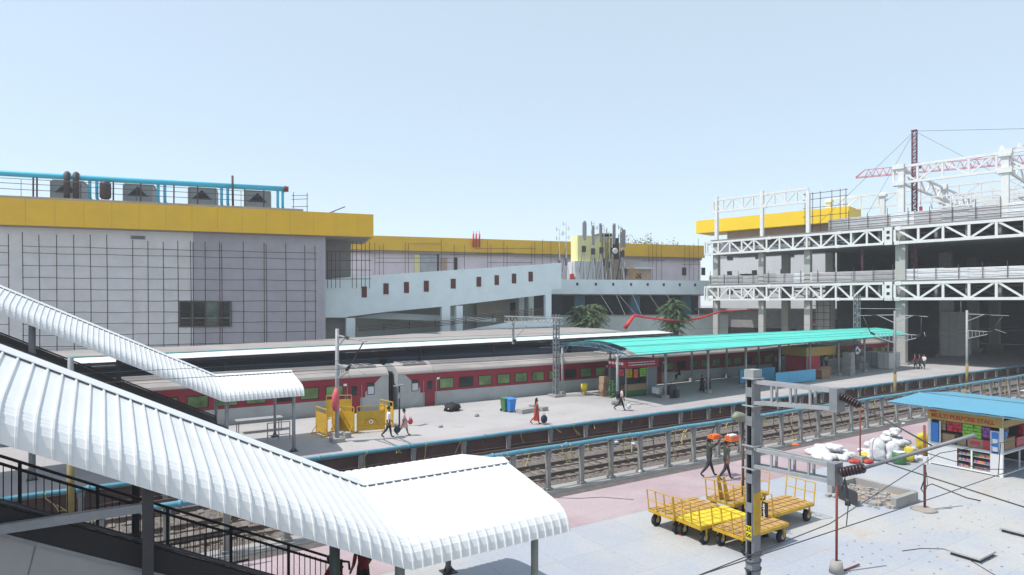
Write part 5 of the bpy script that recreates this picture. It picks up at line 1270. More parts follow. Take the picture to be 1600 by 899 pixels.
b = MB(M_sign_y); b.box(SX,SX2,SY0-.12,SY0-.06,2.2,2.5); b.build('side_sign', st)
rnd = random.Random(5); cols = [M_red,M_red,M_green2 if 'M_green2' in globals() else M_green,M_ylw,M_purp,M_blue]
def pack(b, x, y, z, s, m_): b.m(m_); b.cbox((x,y,z), s*.45, s, s*1.3, rnd.uniform(-.3,.3))
M_lime = mat('lime_packet', (.22,.48,.06), .4, .25, 8); M_viol = mat('violet_packet', (.25,.08,.35), .4, .25, 8); M_pack = mat('crimson_packet', (.50,.04,.07), .4, .3, 8)
def strings(par, y0, y1, z0, z1, m_, x, label=None, name='hanging_packets', n=7):
    b = MB(m_)
    for k in range(n):
        y = y0 + (y1-y0)*(k+.5)/n; z = z1
        while z > z0: b.cbox((x+rnd.uniform(-.04,.04), y, z-.13), .05, (y1-y0)/n*.95, .13, rnd.uniform(-.3,.3)); z -= .15
    o = b.build(name); return tag(o, label, 'packets', 'strings of packets hanging in the stalls')
strings(st, 13.55, 14.15, 1.75, 2.12, M_pack, SX+.1, 'crimson packets hanging at the left of the stall front')
strings(st, 12.75, 13.5, 1.6, 2.12, M_lime, SX+.1, 'lime green packets hanging in the middle of the stall front')
strings(st, 12.42, 12.72, 1.75, 2.08, M_viol, SX+.1, 'violet packets hanging at the right of the stall front', n=3)
strings(st, 14.2, 14.5, 1.8, 2.12, M_card, SX+.1, 'brown packets hanging beside the left post of the stall front', n=3)
for k, (y, w_, h, m_, l) in enumerate(((14.1,.5,.45,M_card,'brown box at the left on the stall counter'),(13.55,.35,.35,M_card,'small brown box on the stall counter'),(13.0,.62,.42,M_card,'brown box with a red label on the stall counter'),(12.55,.3,.42,M_pack,'red stack of packets at the right of the stall counter'))):
    b = MB(m_); b.box(SX+.1,SX+.5,y-w_/2,y+w_/2,1.083,1.083+h)
    if k == 2: b.m(M_pack); b.box(SX+.094,SX+.099,y-.2,y+.2,1.22,1.4)
    tag(b.build('counter_box'), l, 'box', 'boxes on the stall counter')
for y0, y1, side in ((12.4,13.07,0),(13.13,13.7,1)):
    for j in range(3):
        b = MB(M_lgrey); b.box(SX+.03,SX+.4,y0,y1,.13+.28*j,.15+.28*j); b.build('shelf', st)
        b = MB(M_card); n = 9
        for k in range(n): pack(b, SX+.1, y0+.06+(y1-y0-.12)*k/(n-1), .155+.28*j, .075, rnd.choice((M_pack,M_lime,M_orange,M_card,M_viol,M_lgrey,M_green)))
        tag(b.build('shelf_goods'), f'row of packets on the {("bottom","middle","top")[j]} shelf behind the {("right","left")[side]} half of the stall counter', 'goods', 'rows of goods under the stall counter')
b = MB(M_card); b.box(SX+.6,35.0,SY0+.1,SY0+.5,1.085,1.6); b.m(M_pack); b.box(35.2,36.2,SY0+.1,SY0+.5,1.085,1.5); b.m(M_blue); b.box(SX+.7,34.2,SY0+.12,SY0+.45,1.605,1.9); tag(b.build('goods_stack'), 'stacked boxes of goods on the right side counter of the stall', 'goods')
strings(st, SY0+.12, SY0+.3, 1.7, 2.1, M_lgrey, 34.3, 'pale packets hanging at the right side of the stall', n=2)
strings(st, SY0+.12, SY0+.3, 1.7, 2.15, M_pack, 36.0, 'red packets hanging at the right side of the stall', n=2)

# ------------------------------------------------------------------ people
_cm = {}
def cloth(col):
    k = tuple(col)
    if k not in _cm: _cm[k] = mat('cloth', col, .85, .12, 9)
    return _cm[k]
def person(label, loc, heading, h=1.68, shirt=(.7,.72,.75), legs=(.04,.04,.05), swing=.35, knee=(.15,.5), arms=((.3,.25),(-.3,.25)), lean=.04, sleeves='short', pose='walk', hair='short', shoes=(.03,.025,.02), skirt=None, female=False, group=None):
    """arms: (forward swing of the upper arm, elbow bend) for the left and the right arm; heading: angle of the walking direction about Z"""
    k = h/1.68; Z = .93; J = {}; E = []
    def add(n, p, r, par=None): J[n] = (V(p)*k, r*k); (E.append((par, n)) if par else None)
    sl, cl = math.sin(lean), math.cos(lean); sw_ = .155 if female else .18
    tor = lambda y, u: (u*sl, y, Z+u*cl)
    add('pelvis', (0,0,Z), .125); add('waist', tor(0,.16), .105 if female else .118, 'pelvis'); add('chest', tor(0,.36), .128 if not female else .115, 'waist'); add('neck0', tor(0,.48), .07, 'chest'); add('neck', tor(0,.54), .05, 'neck0')
    hx = .56*sl
    add('jaw', (hx+.03,0,Z+.595), .066, 'neck'); add('brow', (hx+.025,0,Z+.67), .088, 'jaw'); add('crown', (hx+.005,0,Z+.735), .06, 'brow'); add('nose', (hx+.115,0,Z+.64), .014, 'brow')
    low = 0
    for i, s in enumerate((1,-1)):
        n = 'lr'[i]; a = swing if i == 0 else -swing; kb = knee[i]
        if pose == 'sit': a, kb = 1.45, 1.5
        if pose == 'squat': a, kb = 2.0, 2.5
        hp = V((0, s*.085, Z-.05)); kn = hp + V((math.sin(a), 0, -math.cos(a)))*.43; an = kn + V((math.sin(a-kb), s*.0, -math.cos(a-kb)))*.42; toe = an + V((.17*math.cos(a-kb if abs(a-kb) < .6 else 0), s*.02, -.03 - .12*max(0, -(a-kb))))
        add('hip'+n, hp, .095, 'pelvis'); add('thigh'+n, hp.lerp(kn,.5), .1, 'hip'+n); add('knee'+n, kn, .072, 'thigh'+n); add('calf'+n, kn.lerp(an,.4), .066, 'knee'+n); add('ankle'+n, an, .04, 'calf'+n); add('heel'+n, an+V((.03,0,-.04)), .042, 'ankle'+n); add('toe'+n, toe+V((.0,0,-.02)), .032, 'heel'+n)
        low = min(low if i else 9, an.z-.075, toe.z-.05)
        fa, eb = arms[i][:2]; out = arms[i][2] if len(arms[i]) > 2 else .13
        sh = V(tor(s*sw_, .43)); d = V((math.sin(fa)*math.cos(out), s*math.sin(out), -math.cos(fa)*math.cos(out))); el = sh + d*.28; d2 = V((math.sin(fa+eb), s*math.sin(out)*.3, -math.cos(fa+eb))).normalized(); wr = el + d2*.25
        add('shoulder'+n, sh, .062, 'chest'); add('elbow'+n, el, .05, 'shoulder'+n); add('fore'+n, el.lerp(wr,.35), .042, 'elbow'+n); add('wrist'+n, wr, .029, 'fore'+n); add('palm'+n, wr+d2*.07, .036, 'wrist'+n); add('finger'+n, wr+d2*.16, .018, 'palm'+n)
        th = d2.cross(V((0,1,0))).normalized() if abs(d2.y) < .9 else V((1,0,0)); add('thumb'+n, wr+d2*.09+th*.05, .013, 'palm'+n)
    names = list(J); idx = {n: i for i, n in enumerate(names)}
    me = bpy.data.meshes.new('sk'); me.from_pydata([tuple(J[n][0]) for n in names], [(idx[a], idx[b]) for a, b in E], []); me.update()
    ob = bpy.data.objects.new('sk', me); C.objects.link(ob)
    ob.modifiers.new('s', 'SKIN'); sk = me.skin_vertices[0].data
    for i, n in enumerate(names): sk[i].radius = (J[n][1]*(1.0), J[n][1]*(.85 if n in ('chest','waist','pelvis') else 1)); sk[i].use_root = n == 'pelvis'
    sb = ob.modifiers.new('b', 'SUBSURF'); sb.levels = sb.render_levels = 1
    dg = bpy.context.evaluated_depsgraph_get(); m2 = bpy.data.meshes.new_from_object(ob.evaluated_get(dg)); bpy.data.objects.remove(ob); bpy.data.meshes.remove(me)
    m2.materials.clear()
    for m_ in (M_skin, cloth(shirt), cloth(legs), cloth(shoes), M_hair): m2.materials.append(m_)
    seg = [(J[a][0], J[b][0], b) for a, b in E]
    for p in m2.polygons:
        c = p.center; best = None
        for a, b, n in seg:
            ab = b-a; t = max(0, min(1, (c-a).dot(ab)/max(ab.length_squared, 1e-9))); dd = (c-(a+ab*t)).length
            if best is None or dd < best[0]: best = (dd, n, t)
        n = best[1]; base = n[:-1] if n[-1] in 'lr' and n not in ('pelvis',) else n
        if base in ('toe','heel'): i = 3
        elif base in ('hip','thigh','knee','calf','ankle'): i = 2
        elif base in ('waist','chest','neck0','shoulder'): i = 1
        elif base == 'elbow': i = 1
        elif base in ('fore','wrist'): i = 1 if sleeves == 'long' else 0
        else: i = 0
        if base in ('brow','crown') and (c.z > J['brow'][0].z + .035*k or c.x < J['brow'][0].x - .02*k): i = 4
        p.material_index = i
    m2.polygons.foreach_set('use_smooth', [True]*len(m2.polygons)); m2.name = 'person'
    o = bpy.data.objects.new('person', m2); C.objects.link(o); tag(o, label, 'person', group)
    o.location = V(loc) + V((0,0,-low*k)); o.rotation_euler = (0,0,heading); OFF[o.name] = V()
    hb = MB(M_hair); b0 = J['brow'][0]
    pts = [b0+V((.03,0,.075))*k, b0+V((-.02,0,.09))*k, b0+V((-.075,0,.03))*k, b0+V((-.085,0,-.05))*k]; rs = [.06,.08,.075,.05]
    if hair == 'long': pts += [b0+V((-.12,0,-.2))*k, b0+V((-.13,0,-.38))*k]; rs += [.04,.02]
    if hair == 'bun': pts += [b0+V((-.12,0,-.06))*k]; rs += [.06]
    hb.path(pts, .07, 8, [r*k for r in rs]); hb.build('hair', o, False)
    if skirt:
        col, z0, fl = skirt; sk_ = MB(cloth(col)); g_ = []
        for i in range(9):
            u = i/8; z = (Z+.06)*k*(1-u) + z0*u; r = .15*k + (fl-.15*k)*u**.8
            g_.append([(math.cos(a)*r*(1+.06*math.sin(a*7+u*3)) + .02*u, math.sin(a)*r*.85*(1+.06*math.sin(a*7+u*3)), z) for a in [2*math.pi*j/24 for j in range(25)]])
        sk_.sheet(g_, True); sk_.build('skirt', o, False)
    return o
def bag(name, p, sx, sy, sz, rz, m_, label, cat='bag', handle=True):
    rt = thing(name, label, cat, p); b = MB(m_); c, s_ = math.cos(rz), math.sin(rz)
    b.blob((p[0],p[1],p[2]+sz/2), sx/2, sy/2, sz*.55, int(sx*99), .12, 14, 9); b.build('body', rt)
    if handle:
        b = MB(M_dark if m_ is not M_dark else M_black); b.path([(p[0]-c*sx*.25,p[1]-s_*sx*.25,p[2]+sz*.85),(p[0]-c*sx*.12,p[1]-s_*sx*.12,p[2]+sz*1.25),(p[0]+c*sx*.12,p[1]+s_*sx*.12,p[2]+sz*1.25),(p[0]+c*sx*.25,p[1]+s_*sx*.25,p[2]+sz*.85)], .014, 5); b.build('handle', rt)
    return rt
RT = math.atan2(-.5402, .8415)          # heading that reads as walking to the right
q = G(607, 684); person('man in white shirt and dark trousers walking past the yellow barricades', q, RT+.5, 1.72, (.72,.75,.80), (.03,.03,.04), .3, sleeves='long')
bag('hand_bag', q+V((.36,-.42,.30)), .42, .22, .36, 0, cloth((.02,.03,.06)), 'dark blue bag carried by the man in the white shirt')
q = G(631, 681); person('woman in a pale pink kurta walking behind the man in the white shirt', q, RT+.3, 1.55, (.55,.36,.38), (.20,.17,.11), .42, female=True, hair='bun', skirt=((.55,.36,.38), .48, .22))
bag('shoulder_bag', q+V((.28,-.30,.68)), .3, .2, .34, 0, cloth((.45,.05,.09)), 'red shoulder bag of the woman in the pale pink kurta')
q = G(838, 663); person('woman in an orange red sari walking right on the middle platform', q, RT+.1, 1.58, (.42,.05,.05), (.45,.08,.05), .3, female=True, hair='long', skirt=((.50,.075,.045), .2, .185))
bag('luggage_bag', q+V((.30,-.42,.12)), .48, .3, .48, 0, cloth((.02,.03,.05)), 'dark blue holdall carried by the woman in the orange red sari')
q = G(970, 642); person('man with a black backpack striding right past the red stall', q, RT, 1.68, (.62,.45,.50), (.03,.02,.03), .38, knee=(.1,.6), lean=.18, arms=((.25,.2),(.1,.2)))
b = MB(M_black); p = q+V((-.16,.12,1.12)); b.blob(p, .17,.2,.27,3,.15); tag(b.build('backpack'), 'black backpack on the man striding past the red stall', 'backpack')
bag('carrier_bag', q+V((.42,-.38,.12)), .4, .26, .4, 0, M_sack, 'white carrier bag swinging from the hand of the man with the backpack')
GP = 'porters with crates on their heads'
for px, py, l, lc, sw, dk in ((1108, 745, 'left porter in dark green clothes carrying a flat orange crate', 'flat orange crate on the head of the left porter', .42, 0), (1135, 750, 'right porter in dark clothes holding a tall orange crate', 'tall orange and white crate on the head of the right porter', .36, 1)):
    q = G(px, py); person(l, q, RT+.35, 1.70, (.035,.05,.04), (.03,.03,.035) if not dk else (.035,.025,.03), sw, knee=(.05,.45), arms=((2.5,.35,.2),(2.0 if not dk else -.4,.5)), sleeves='short')
    rt = thing('crate', lc, 'crate', q+V((.20,-.13,1.68)), 'crates carried by the porters'); o_ = q+V((.20,-.13,1.70))
    b = MB(M_orange); hh = .24 if dk else .14; w_ = .3
    for sx, sy, lx_, ly_ in ((0,-.17,.5,.03),(0,.17,.5,.03),(-.235,0,.03,.31),(.235,0,.03,.31)):
        for z in (0, .07) if not dk else (0, .08, .16): b.cbox(o_+V((sx,sy,z)), lx_, ly_, .055)
    b.cbox(o_, .46,.31,.02); b.build('slatted_box', rt)
    b = MB(M_sack if dk else M_orange)
    for a in range(6): b.blob(o_+V((-.15+.15*(a%3), -.07+.14*(a//3), hh)), .07,.07,.05, a+1, .2, 8, 6)
    b.build('contents', rt)
q = G(1430, 577.5); person('farthest man in a dark red shirt standing by the white concourse column', q, RT+2.5, 1.7, (.30,.03,.06), (.03,.04,.06), .15)
q = G(1437, 577); person('maroon shirted man close between two others by the concourse column', q, RT+2.7, 1.66, (.22,.03,.06), (.03,.04,.06), .1)
q = G(1444, 577); person('farthest man in a white shirt standing by the white concourse column', q, RT-2.5, 1.66, (.75,.76,.75), (.05,.06,.08), .2)
q = G(1097, 613); person('figure in black clothes under the turquoise roof, left of a pair', q, RT-1, 1.42, (.012,.012,.015), (.012,.012,.015), .15, sleeves='long', female=True, skirt=((.012,.012,.015), .1, .24))
q = G(1107, 613.5); person('figure in a black robe under the turquoise roof, right of a pair', q, RT+2, 1.5, (.02,.012,.015), (.02,.012,.015), .1, sleeves='long', female=True, skirt=((.02,.012,.015), .06, .27))
q = V((5.5, 15.5, 0)); person('man in a maroon shirt standing under the edge of the large white canopy', q, RT+2.2, 1.72, (.17,.012,.022), (.02,.012,.015), .05, arms=((.1,.5),(.15,.6)))
q = V((4.45, 15.1, .34)); person('man in a dark red shirt sitting on the near stairs behind the black railing', q, RT-.2, 1.66, (.16,.012,.02), (.03,.02,.025), pose='sit', lean=.25, arms=((.7,.6),(.6,.7)))
q = G(1317, 584); person('man in dark clothes sitting beside the stack of grey blocks', q+V((0,0,.42)), RT, 1.6, (.03,.03,.035), (.02,.02,.025), pose='sit', lean=.2, arms=((.6,.6),(.5,.7)))
q = G(1291, 577); person('man in a white shirt standing behind the slatted crate near the yellow topped stall', q, RT+2, 1.65, (.45,.46,.5), (.05,.05,.06), .1)
q = G(1284, 578); person('man in a dark green shirt standing behind the slatted crate near the yellow topped stall', q, RT-1, 1.65, (.04,.10,.10), (.05,.05,.06), .1)
q = G(1062, 600); person('man in black clothes sitting on the platform edge behind the turquoise roof posts', q+V((0,0,.36)), RT+2.2, 1.6, (.015,.015,.02), (.02,.02,.025), pose='sit', lean=.25, arms=((.6,.6),(.5,.7)))

# ------------------------------------------------------------------ yellow barricades
def barricade(label, Lb=1.62, H=1.55):
    rt = thing('barricade', label, 'barricade', (0,0,0), 'yellow crowd barricades'); b = MB(M_ylw2)
    b.bar((0,0,H),(Lb,0,H),.05); b.bar((0,0,0.02),(0,0,H),.05); b.bar((Lb,0,.02),(Lb,0,H),.05); b.bar((0,0,.18),(Lb,0,.18),.045)
    for k in (1,2,3): b.bar((Lb*k/4,0,1.28),(Lb*k/4,0,H),.03)
    b.build('frame', rt, False)
    b = MB(M_ylw2); b.box(.03,Lb-.03,-.012,.012,.12,1.28); pn = b.build('panel', rt, False)
    b = MB(M_rust); b.path([(Lb/2+.36*math.cos(a),-.016,.5+.3*math.sin(a)) for a in [math.pi*i/16 for i in range(17)]], .012, 4); b.build('arc_mark', pn, False)
    b = MB(M_letw); b.tube((Lb/2,-.013,.62),(Lb/2,-.02,.62),.12,n=14); b.m(M_rust).tube((Lb/2,-.0205,.62),(Lb/2,-.023,.62),.06,n=10); b.build('round_emblem', pn, False)
    b = MB(M_orange); b.bar((.03,-.014,.43),(Lb-.03,-.014,.43),.02,.02); b.build('stripe', pn, False)
    for x in (.1, Lb-.1): b = MB(M_ylw2); b.bar((x,-.35,.03),(x,.35,.03),.05); b.bar((x,.3,.05),(x,0,.5),.035); b.build('foot', rt, False)
    return rt
M_ylw2 = mat('barricade_yellow', (.55,.33,.02), .5, .15, 2, dirt=(.35,.22,.06), dirt_amt=.5)
bz = barricade('yellow barricade with a round emblem facing the viewer, right of the tubular mast'); q = G(558, 677); bz.location = q; bz.rotation_euler = (0,0,-.18)
for (px, py), rz, l in (((511,683), R(96), 'leftmost yellow barricade turned edge on, left of the tubular mast'),
                        ((528,679), R(74), 'yellow barricade turned sideways just behind the tubular mast'),
                        ((553,678), R(122), 'yellow barricade leaning sideways right of the tubular mast'),
                        ((614,668), R(98), 'rightmost yellow barricade, end on behind the man in the white shirt'),
                        ((510,655), R(-25), 'yellow barricade at the back of the group, seen between two sideways ones')):
    o = dup(bz, G(px,py), rz, l)
for s, (px, py) in enumerate(((530,684),(541,684))): q = G(px,py); b = MB(M_conc); b.cbox(q,.6-.2*s,.45,.3,.2); tag(b.build('concrete_block'), ('concrete block at the foot of the mast among the barricades','smaller concrete block right of the mast foot')[s], 'block')
q = G(624, 666); rt = thing('dark_signal_post', 'thin dark post with a flat top plate right of the barricades', 'post', q); b = MB(M_dark); b.tube(q,q+V((0,0,2.5)),.055,n=8); b.build('post', rt); b = MB(M_grey); b.cbox(q+V((0,0,2.5)),.8,.3,.06,.4); b.build('top_plate', rt); b = MB(M_lgrey); b.cbox(q+V((-.03,-.1,1.75)),.14,.12,.35); b.build('box', rt)

# ------------------------------------------------------------------ things on the middle platform
q = G(706, 642); rt = thing('tarp_bundle', 'low black plastic covered bundle lying on the open middle platform', 'bundle', q); b = MB(M_black); b.blob(q+V((0,0,.2)), .62,.5,.36,6,.4,18,10,True); b.build('cover', rt); b = MB(M_sack); b.blob(q+V((-.35,-.25,.2)),.13,.1,.08,3,.3,8,6); b.build('torn_patch', rt)
def bin_(px, py, m_, label):
    q = G(px, py); rt = thing('wheeled_bin', label, 'dustbin', q, 'dustbins on the middle platform'); b = MB(m_)
    b.prism([q+V((-.2,-.2,.06)),q+V((.2,-.2,.06)),q+V((.2,.2,.06)),q+V((-.2,.2,.06))], (0,0,.001)); b.add([q+V(p) for p in ((-.2,-.22,.06),(.2,-.22,.06),(.2,.22,.06),(-.2,.22,.06),(-.27,-.3,.88),(.27,-.3,.88),(.27,.3,.88),(-.27,.3,.88))], [(0,1,5,4),(1,2,6,5),(2,3,7,6),(3,0,4,7),(3,2,1,0)]); b.build('body', rt)
    b = MB(m_); b.prism([q+V((-.3,-.32,.88)),q+V((.3,-.32,.88)),q+V((.3,.34,.94)),q+V((-.3,.34,.94))], (0,0,.06)); b.build('lid', rt)
    for s in (-.22,.22): b = MB(M_rub); b.tube(q+V((s-.03,.26,.1)),q+V((s+.03,.26,.1)),.1,n=10); b.build('wheel', rt)
bin_(790, 643, M_green, 'green dustbin standing left of a blue one on the middle platform'); bin_(798, 644, M_blue, 'bright blue dustbin standing right of a green one on the middle platform')
for (px, py), s, l in (((822,645),(1.3,.6,.3),'grey concrete slab block right of the blue dustbin'),((834,641),(.5,.5,.4),'small pale block behind the woman in the sari'),((849,642),(.6,.4,.28),'pale concrete block right of the woman in the sari'),((964,633),(.9,.7,.6),'pale broken concrete lump left of the man with the backpack'),((689,668),(.35,.25,.15),'small grey stone on the open platform, the nearer one'),((745,651),(.35,.25,.2),'small brownish stone on the open platform between the bundle and the bins')):
    q = G(px,py); b = MB(M_conc if s[0] > .4 else M_concd); b.blob(q+V((0,0,s[2]*.35)), s[0]*.5, s[1]*.5, s[2]*.6, px % 17, .5, 9, 5, True) if px in (964,689,745) else b.cbox(q, *s, .15); tag(b.build('concrete_block'), l, 'block')
q = G(913, 617); rt = thing('yellow_bucket', 'yellow bucket stand beside the roof post left of the red stall', 'bucket', q); b = MB(M_ylwb); b.path([q+V((0,0,.35)),q+V((0,0,.9))], .3, 12, [.24,.3]); b.build('bucket', rt); b = MB(M_ylw)
for a in range(3): b = MB(M_ylw); b.bar(q+V((.25*math.cos(a*2.1),.25*math.sin(a*2.1),0)), q+V((.15*math.cos(a*2.1),.15*math.sin(a*2.1),.4)), .05); b.build('leg', rt)
for k, (z, l) in enumerate(((0,'lowest brown carton of the stack left of the red stall'),(.55,'middle brown carton of the stack left of the red stall'),(1.1,'topmost brown carton of the stack left of the red stall'))):
    q = G(943, 619); b = MB(M_card); b.cbox(q+V((.03*k,0,z)), .62,.55,.52,.1*k-.1); b.m(M_sack); b.cbox(q+V((.03*k,0,z+.521)), .62,.08,.005,.1*k-.1); tag(b.build('carton'), l, 'carton', 'cartons left of the red stall')
# red stall
rs_ = thing('snack_stall', 'dark red topped snack stall with hanging packets under the left end of the turquoise roof', 'stall', (37.2, 39.4, 0))
xa, xb, ya, yb = 35.7, 39.2, 38.5, 40.5
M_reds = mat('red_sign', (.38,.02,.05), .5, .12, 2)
b = MB(M_reds); b.box(xa-.1,xb+.1,ya-.1,yb,2.35,3.0); sg = b.build('sign_box', rs_)
b = MB(M_letw); rnd = random.Random(4)
for j in range(2):
    x = xa+.2
    while x < xb-.3: w_ = rnd.uniform(.1,.3); b.box(x,x+w_,ya-.108,ya-.102,2.75-.2*j,2.83-.2*j); x += w_+.07
b.build('sign_print', sg)
b = MB(M_letw)
y = ya+.2
while y < yb-.2: w_ = rnd.uniform(.15,.35); b.box(xa-.108,xa-.102,y,y+w_,2.6,2.8); y += w_+.1
b.build('side_print', sg)
b = MB(M_grey); b.box(xb-1.1,xb,ya,ya+.06,0,2.34); b.box(xb-.04,xb,ya+.061,yb,0,2.34); b.box(xa+.1,xb-.041,yb-.05,yb,0,2.34); b.build('grey_panel', rs_)
for x, y in ((xa,ya),(xa,yb-.05),(xb-1.15,ya)): b = MB(M_lgrey); b.bar((x,y,0),(x,y,2.34),.07); b.build('post', rs_)
b = MB(M_green); b.box(xa+.25,xb-1.2,ya+.02,ya+.5,.12,.5); b.m(M_card).box(xa+.25,xb-1.2,ya+.02,ya+.5,.5,1.0); b.build('counter', rs_)
b = MB(M_green); b.box(xa-.06,xa+.0,ya+.5,yb-.2,.12,.9); b.build('side_counter', rs_)
strings(rs_, 0,1,0,1,M_lime,0) if False else None
def hang(x0, x1, z0, z1, m_, l):
    b = MB(m_); x = x0; rn = random.Random(int(x0*10))
    while x < x1:
        z = z1
        while z > z0: b.cbox((x, ya-.05+rn.uniform(-.02,.02), z-.16), .13,.05,.15, rn.uniform(-.2,.2)); z -= .18
        x += .15
    tag(b.build('hanging_packets'), l, 'packets', 'packets hanging on the snack stall')
hang(xb-1.95, xb-1.25, 1.75, 2.3, M_lime, 'lime packets hanging at the right of the snack stall front'); hang(xa+.9, xa+1.25, 1.7, 2.25, M_orange, 'orange packets hanging in the middle of the snack stall front'); hang(xa+.1, xa+.6, 1.6, 2.3, M_ylw, 'yellow packets hanging at the left corner of the snack stall')
b = MB(M_pack)
for k in range(12): b.cbox((xa-.1, ya+.2+.15*(k%6), 1.7+.3*(k//6)), .05,.13,.26, .1)
tag(b.build('hanging_packets'), 'crimson packets hanging on the left side of the snack stall', 'packets', 'packets hanging on the snack stall')
q = V((35.0, 39.2, 0)); rt = thing('bottle_rack', 'dark green wire rack of bottles at the left corner of the red stall', 'rack', q)
b = MB(M_green); 
for sx in (-.35,.35):
    for sy in (-.3,.3): b.bar(q+V((sx,sy,0)),q+V((sx,sy,1.45)),.035)
for z in (.1,.5,.9,1.3): b.cbox(q+V((0,0,z)),.74,.64,.02)
b.build('frame', rt)
b = MB(mat('bottle_mix', (.18,.26,.20), .25, .6, 6))
for z in (.12,.52,.92):
    for k in range(12):
        p = q+V((-.28+.11*(k%6),-.2+.36*(k//6),z))
        if k == 0 and z == .12: b.path([V((0,0,0)),V((0,0,.2)),V((0,0,.3))],.045,6,[.045,.045,.016]); bt = tag(b.build('bottle'), 'small bottle standing on the wire rack at the corner of the red stall', 'bottle', 'bottles on the wire rack'); bt.location = p
        else: c = bt.copy(); C.objects.link(c); c.location = p
# benches, white table, dark cases
q = G(1033, 620); rt = thing('white_table', 'white cloth covered table right of the red stall', 'table', q); b = MB(M_sack); b.cbox(q+V((0,0,.3)), 1.3,.8,.5,0); b.build('cloth', rt)
for sx in (-.55,.55):
    for sy in (-.3,.3): b = MB(M_grey); b.bar(q+V((sx,sy,0)),q+V((sx,sy,.3)),.05); b.build('leg', rt)
for (px, py), s, l in (((1047,622),(.8,.6,1.0),'dark upright trolley case beside the white table'),((1055,622),(.5,.5,.6),'black case leaning by the roof post near the white table')):
    q = G(px, py); rt = thing('travel_case', l, 'case', q); b = MB(M_dark); b.cbox(q+V((0,0,.05)),*s,.2); b.build('shell', rt); b = MB(M_black); b.path([q+V((-.15,0,s[2]+.05)),q+V((-.15,0,s[2]+.2)),q+V((.15,0,s[2]+.2)),q+V((.15,0,s[2]+.05))],.02,5); b.build('handle', rt)
# blue hoardings
def bh(pa, pb, h, l):
    a, c = G(*pa), G(*pb); rt = thing('blue_hoarding', l, 'hoarding', (a+c)/2, 'blue hoardings under the turquoise roof'); n = int((c-a).length/.15); rows = []
    for i in range(n+1): p = a.lerp(c, i/n); nr = (c-a).normalized().cross(V((0,0,1)))*(.025 if i % 2 else 0); rows.append([p+nr+V((0,0,.08)), p+nr+V((0,0,h))])
    b = MB(M_hoardb); b.sheet(rows); b.build('sheet', rt); b = MB(M_dark)
    for t in (0,.5,1): b = MB(M_dark); p = a.lerp(c,t)+V((0,.06,0)); b.bar(p,p+V((0,0,h)),.05); b.build('post', rt)
bh((1212,603),(1274,596), 1.2, 'bright blue sheet hoarding, the nearer one, left of the slatted crate'); bh((1156,600),(1211,594), 1.3, 'dull blue sheet hoarding, the one further left in the shade')
# yellow topped stall
ks_ = thing('kiosk', 'kiosk with a broad dull yellow top band and dark red sides in the deep shade', 'stall', (62.5, 39.6, 0))
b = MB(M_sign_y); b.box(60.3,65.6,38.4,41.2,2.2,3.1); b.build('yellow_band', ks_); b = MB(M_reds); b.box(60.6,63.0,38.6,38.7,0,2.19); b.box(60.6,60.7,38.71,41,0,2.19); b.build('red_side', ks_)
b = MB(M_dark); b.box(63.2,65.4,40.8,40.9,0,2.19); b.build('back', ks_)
for x in (60.5, 65.4): b = MB(M_lgrey); b.bar((x,38.5,0),(x,38.5,2.19),.08); b.build('post', ks_)
b = MB(M_card); b.box(63.1,65.3,38.6,39.1,0,.95); b.build('counter', ks_)
q = G(1285, 592); rt = thing('slatted_crate', 'brown slatted wooden crate right of the bright blue hoarding', 'crate', q); b = MB(M_card)
for k in range(7):
    b.cbox(q+V((-.6+.2*k,-.35,0)), .13,.03,.95); b.cbox(q+V((-.6+.2*k,.35,0)), .13,.03,.95)
b.cbox(q+V((0,0,.1)),1.3,.68,.05); b.build('slats', rt); b = MB(M_card); b.cbox(q+V((0,0,.9)),1.4,.8,.06); b.build('top', rt)
def cabinet(px, py, s, l, m_=None):
    q = G(px, py); rt = thing('equipment_cabinet', l, 'cabinet', q, 'pale cabinets near the concourse column'); b = MB(m_ or M_cab); b.cbox(q+V((0,0,.1)), *s, 0); b.build('body', rt); b = MB(M_conc); b.cbox(q, s[0]*.9,s[1]*.9,.1); b.build('plinth', rt)
    b = MB(M_wht); b.cbox(q+V((0,0,s[2]+.1)), s[0]*1.06,s[1]*1.06,.06); b.build('lid', rt); b = MB(M_grey)
    b.box(q.x-s[0]/2-.012,q.x-s[0]/2-.002,q.y-.02,q.y+.02,.3,s[2]); b.build('door_gap', rt)
M_cab = mat('pale_grey_cabinet', (.45,.46,.44), .5, .06, 2)
cabinet(1367,573,(1.6,1.5,1.65),'pale cabinet, left of the group by the concourse column'); cabinet(1385,577,(1.2,1.2,1.7),'pale cabinet behind the roof post, middle of the group'); cabinet(1394,575,(1.2,1.2,1.7),'pale cabinet closest to the white concourse column')
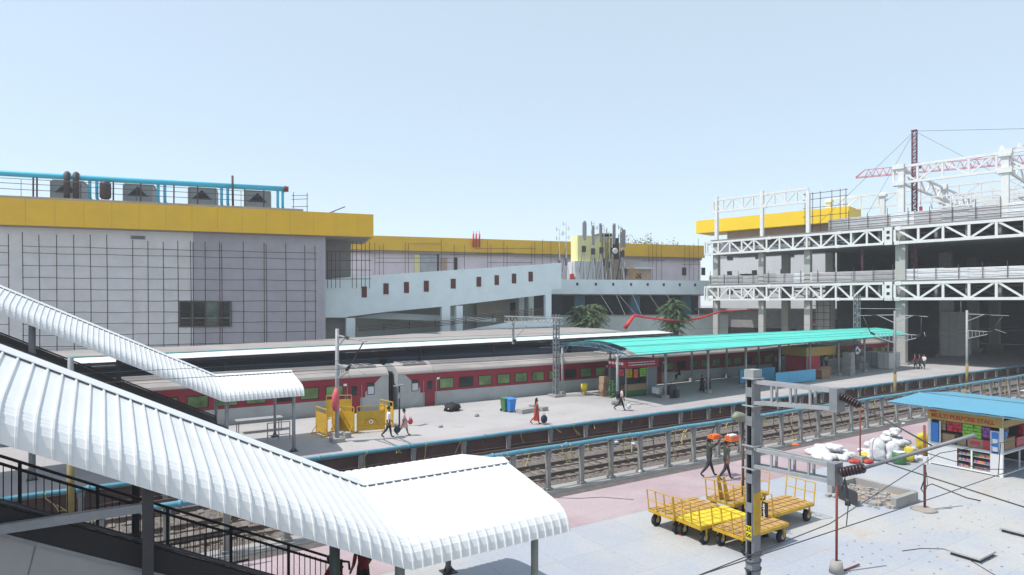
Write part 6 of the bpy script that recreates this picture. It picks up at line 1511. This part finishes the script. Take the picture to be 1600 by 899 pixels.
cabinet(1494,556,(4.2,2.2,6.2),'tall pale site cabin in the dark hall under the concourse') 
for k, l in enumerate(('bottom grey block of the stack beside the seated man','second grey block of the stack beside the seated man','third grey block of the stack beside the seated man','topmost grey block of the stack beside the seated man')): q = G(1326, 587); b = MB(M_concd); b.cbox(q+V((0,0,.62*k)), .95-.02*k,.9,.6,.05*k); tag(b.build('stacked_block'), l, 'block', 'stacked grey blocks')
q = G(1345, 576); b = MB(M_concd); b.cbox(q, 2.4,.9,.75,.05); tag(b.build('concrete_bench'), 'low grey concrete bench block beside the diamond sign post', 'bench')
q = G(1336, 585); rt = thing('diamond_sign', 'white diamond shaped sign on a dark post under the turquoise roof', 'sign', q); b = MB(M_dark); b.tube(q,q+V((0,0,3.0)),.06,n=8); b.build('post', rt); b = MB(M_wht); o_ = q+V((.25,-.12,2.55)); e1 = V((.5,-.86,0)); e1 = V((.8415,-.5402,0)); b.prism([o_+e1*-.4,o_+V((0,0,-.48)),o_+e1*.4,o_+V((0,0,.48))], (.02,.03,0)); pl = b.build('plate', rt)
b = MB(M_dark); b.prism([o_+e1*-.18+V((-.03,-.04,-.12)),o_+e1*.18+V((-.03,-.04,-.12)),o_+V((-.03,-.04,.2))], (.01,.015,0)); b.build('symbol', pl)
# small steel barriers and a table at the foot of the far stairs
q = G(418, 690); rt = thing('steel_barrier', 'low grey steel barrier at the foot of the stairs under the smaller white canopy', 'barrier', q)
for t in (0, .6, 1.2): b = MB(M_lgrey); b.bar(q+V((t,0,0)), q+V((t,0,1.0)), .05); b.build('post', rt)
for z in (.3, .65, 1.0): b = MB(M_lgrey); b.bar(q+V((0,0,z)), q+V((1.2,0,z)), .04); b.build('rail', rt)
q = G(405, 674); rt = thing('long_table', 'long pale table beside the posts of the smaller white canopy', 'table', q); b = MB(M_lgrey); b.cbox(q+V((0,0,.72)), 2.6, .8, .06); b.build('table_top', rt)
for sx in (-1.2, 1.2):
    for sy in (-.33, .33): b = MB(M_grey); b.bar(q+V((sx,sy,0)), q+V((sx,sy,.72)), .05); b.build('leg', rt)
